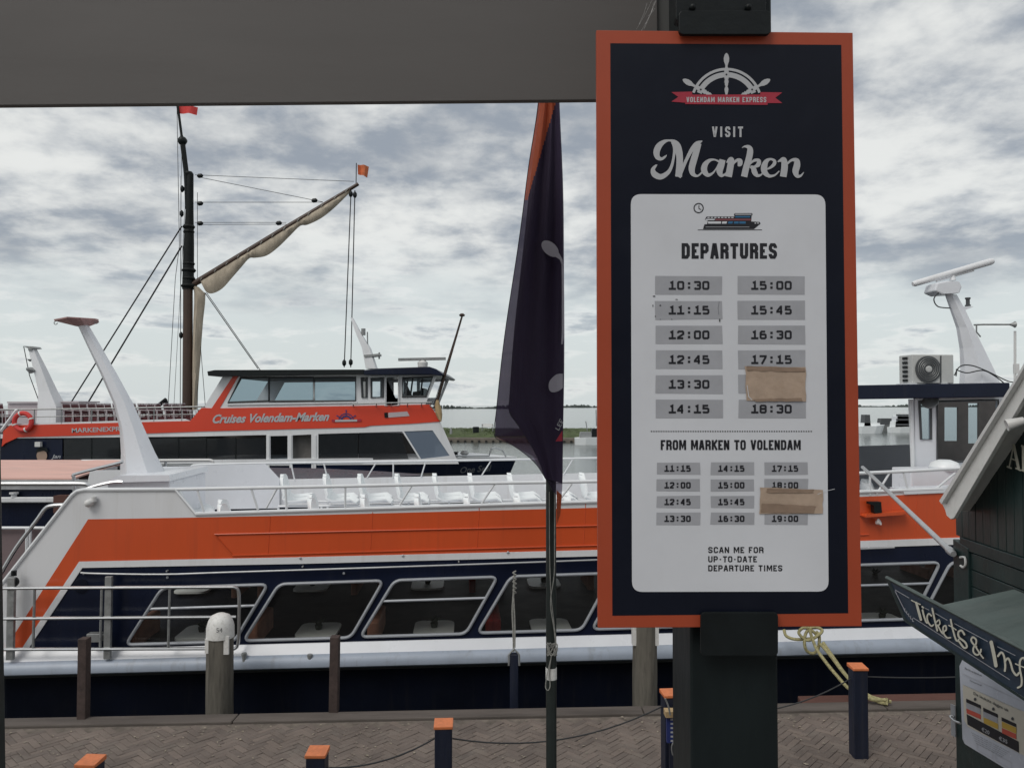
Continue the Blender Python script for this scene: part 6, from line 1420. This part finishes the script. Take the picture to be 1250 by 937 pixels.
for a, b in (((90, 140), (215, 212)), ((345, 296), (390, 318)), ((442, 345), (552, 408)), ((612, 436), (905, 594)), ((990, 638), (1150, 718)), ((1205, 745), (1300, 795)), ((250, 385), (1100, 930)), ((90, 150), (180, 330))):
    ribbon(m, [kc(*a), kc(*b)], .8, cf, .0025)
for k_ in range(5): ribbon(m, [kc(178+k_*17, 300+k_*22), kc(176+k_*17, 328+k_*22), kc(190+k_*17, 338+k_*20)], .7, cf, .003)
m.build('signboard_lines', 'patch', sb)
pf = lambda x, y, l=0.: KW(1150+x/6.84, 800+y/6.84, .024+l)
m = MB(); m.prism([pf(x, y, .004) for x, y in ((145, 85), (170, 30), (900, 450), (900, 1150), (520, 935), (190, 735), (170, 690))], -ko*.004); ps = m.build('poster', 'paper', kk)
m = MB(); m.sheet([pf(x, y, .006) for x, y in ((172, 240), (700, 470), (900, 560), (900, 940), (650, 815), (215, 590), (185, 540))]); m.build('poster_field', 'papercream', ps)
m = MB(); m.sheet([pf(x, y, .0075) for x, y in ((205, 485), (640, 715), (642, 808), (330, 640), (212, 572))])
for x, y, d in ((200, 355, 0), (342, 430, 0), (495, 510, 0)): m.sheet([pf(a, b, .0085) for a, b in ((x, y), (x+122, y+56), (x+124, y+86), (x+2, y+32))])
m.build('poster_black_print', 'ink', ps)
m = MB(); 
for x, y in ((200, 390), (342, 462)): m.sheet([pf(a, b, .008) for a, b in ((x, y), (x+120, y+52), (x+122, y+100), (x+3, y+48))])
m.build('poster_grey_print', 'patch', ps)
for x, y, h in ((202, 438, 40), (498, 600, 44)): m = MB(); m.sheet([pf(a, b, .008) for a, b in ((x, y), (x+120, y+52), (x+122, y+52+h), (x+3, y+h))]); m.build('poster_red_print', 'postred', ps)
m = MB()
for x, y, h in ((345, 512, 48), (497, 546, 50)): m.sheet([pf(a, b, .008) for a, b in ((x, y), (x+122, y+54), (x+124, y+54+h), (x+3, y+h))])
m.build('poster_yellow_print', 'yellow', ps)
m = MB(); pt2 = lambda x, y, l: pf(x, y+(x-262)*.50, .009)
bftext(m, 'De leukste dagjes uit', 262, 552, 298, 330, pt2, 0., offset=.01); bftext(m, 'Plan hier uw bezoek aan', 190, 330, 95, 112, lambda x, y, l: pf(x, y+(x-190)*.43, .009), 0., offset=.01); bftext(m, 'Parkeertarief', 232, 330, 198, 212, lambda x, y, l: pf(x, y+(x-232)*.43, .009), 0.)
for q_ in range(5): bftext(m, 'vertrek elk half uur vanaf de haven', 240+q_*10, 560-q_*14, 632+q_*17, 640+q_*17, lambda x, y, l: pf(x, y+(x-240)*.52, .009), 0.)
for x, y in ((275, 362), (427, 443), (587, 524)): disc(m, x, y, 11, 14, lambda a, b, l: pf(a, b, .009), 0., 12)
m.build('poster_text', 'dkgrey', ps)
m = MB(); bftext(m, '€20', 330, 395, 598, 632, lambda x, y, l: pf(x, y+(x-330)*.5-6, .0095), 0., offset=.01); bftext(m, '€35', 475, 545, 672, 706, lambda x, y, l: pf(x, y+(x-475)*.5-6, .0095), 0., offset=.01); m.build('price_text', 'pgrey', ps)
m = MB(); ribbon(m, [(172, 150), (655, 375)], 4, lambda a, b, l: pf(a, b, .009), 0.); ribbon(m, [(172, 238), (655, 455)], 3, lambda a, b, l: pf(a, b, .009), 0.)
for x0_, y0_ in ((290, 730), (445, 822)):
    rp_ = [(x0_, y0_), (x0_+130, y0_+65), (x0_+132, y0_+125), (x0_+2, y0_+50)]; ribbon(m, rp_, 3, lambda a, b, l: pf(a, b, .009), 0., closed=True)
m.build('poster_lines', 'patch', ps)
m = MB(); m.prism([pf(x, y, .002) for x, y in ((77, 400), (113, 415), (118, 680), (82, 660))], ko*.006); m.build('handle_plate', 'alu', kk)
m = MB(); m.tube([pf(x, y, d) for x, y, d in ((95, 505, .01), (88, 503, .05), (66, 502, .06), (80, 525, .06), (105, 545, .055), (152, 562, .05))], .008, 8); m.build('door_handle', 'steel', kk, smooth=True)
# metal strut from the ferry rail to the kiosk corner
m = MB(); a, b = P(1053, 570, 9.75), kpos(-.01, .08, 0); b = KW(1164, 676, .05); d = (b-a).normalized(); m.tube([a, b-d*.12], .021, 10); m.tube([b-d*.13, b-d*.06, b], [.028, .028, .02], 10)
tag(m.build('gangway_strut', 'strut', smooth=True), 'long pale metal pole slanting from the ferry rail to the kiosk corner', 'pole')

# ================================================================== FAR HARBOUR THINGS
def farboat(px0, px1, yw, ytop, Y, lab, cabin, mt='seat', rake=.1):
    Y = (CAMZ-WZ)*F/(yw-HY); x0, x1 = P(px0, yw, Y).x, P(px1, yw, Y).x; L = x1-x0; zt = P(0, ytop, Y).z; c = thing('motor_boat', ((x0+x1)/2, Y+1, WZ), lab, 'boat')
    m = MB(); secs = []
    for t, w_, dz in ((0, .8, -.05), (.3, 1.1, 0), (.7, 1.0, .05), (.9, .55, .12), (1., .05, .2)):
        x = x0+L*t; secs.append([V(x, Y+1-w_, zt+dz), V(x-L*rake*t, Y+1-w_*.8, WZ-.2), V(x-L*rake*t, Y+1+w_*.8, WZ-.2), V(x, Y+1+w_, zt+dz)])
    m.loft(secs); m.build('hull', mt, c)
    for (a, b, yt, mat_) in cabin:
        m = MB(); m.prism([P(p, q_, Y+.4) for p, q_ in ((a, yt), (b, yt), (b+1, ytop), (a-1, ytop))], (0, 1.3, 0)); m.build('cabin', mat_, c)
    return c
farboat(1040, 1084, 529, 520, 52, 'white motor boat with dark window band seen under wheelhouse roof, left one', [(1056, 1062, 506, 'dkgrey'), (1050, 1074, 516, 'seat')])
m = None
bc = farboat(1090, 1122, 528, 521, 56, 'white cabin cruiser with stacked upper decks seen under wheelhouse roof', [(1092, 1116, 514, 'seat'), (1094, 1113, 508, 'white2'), (1096, 1112, 503, 'seat')])
for y in (517, 511, 505.5):
    m = MB(); m.prism([P(x, y_, bc.location.y-.7) for x, y_ in ((1094, y), (1114, y), (1114, y+2), (1094, y+2))], (0, .05, 0)); m.build('window_band', 'dkgrey', bc)
farboat(1074, 1092, 526, 519, 66, 'small grey boat with dark canopy between two white boats', [(1076, 1090, 510.5, 'dkgrey')], 'galv')
rb = farboat(703, 745, 543, 534, 70, 'pale open motor boat moored at the grass bank beside the sign', [(723, 729, 523, 'black'), (709, 722, 527.5, 'galv')], 'seat')
m = MB(); m.tube([P(715, 514, rb.location.y), P(717, 526, rb.location.y)], .05, 5); m.tube([P(727.5, 500, rb.location.y), P(728, 520, rb.location.y)], .05, 5); m.build('aerial', 'galv', rb)
be = thing('bench', (P(594, 524, 92).x, 92, ZG-.1), 'white bench on the grass bank left of the flag', 'bench')
m = MB(); a, b = P(588, 521, 92), P(602, 521, 92); m.obox(((a.x+b.x)/2, 92, a.z+.05), (b.x-a.x)/2, .25, .04); m.build('seat', 'lamp', be)
m = MB(); m.obox(((a.x+b.x)/2, 92.3, P(0, 518.5, 92).z), (b.x-a.x)/2, .03, .14); m.build('backrest', 'lamp', be)
for x in (a.x+.05, b.x-.05): m = MB(); m.tube([(x, 92.2, ZG-.35), (x, 92.2, P(0, 517.5, 92).z)], .05, 5); m.tube([(x, 91.85, ZG-.35), (x, 91.85, a.z)], .05, 5); m.build('leg', 'galv', be)
m = MB(); p = P(581, 529, 90); m.lathe((p.x, 90, p.z-.2), [(.36, 0), (.38, .95), (.3, 1.)], 10); tag(m.build('litter_bin', 'black', smooth=True), 'black cylindrical litter bin on the grass bank', 'litter bin')
m = MB(); p = P(550.5, 531, 89); m.lathe((p.x, 89, p.z-.2), [(.14, 0), (.16, .6), (.1, 1.)], 8); tag(m.build('water_hydrant', M['galv'], smooth=True), 'small grey-blue service pillar on the grass bank near the rear ferry bow', 'service pillar')
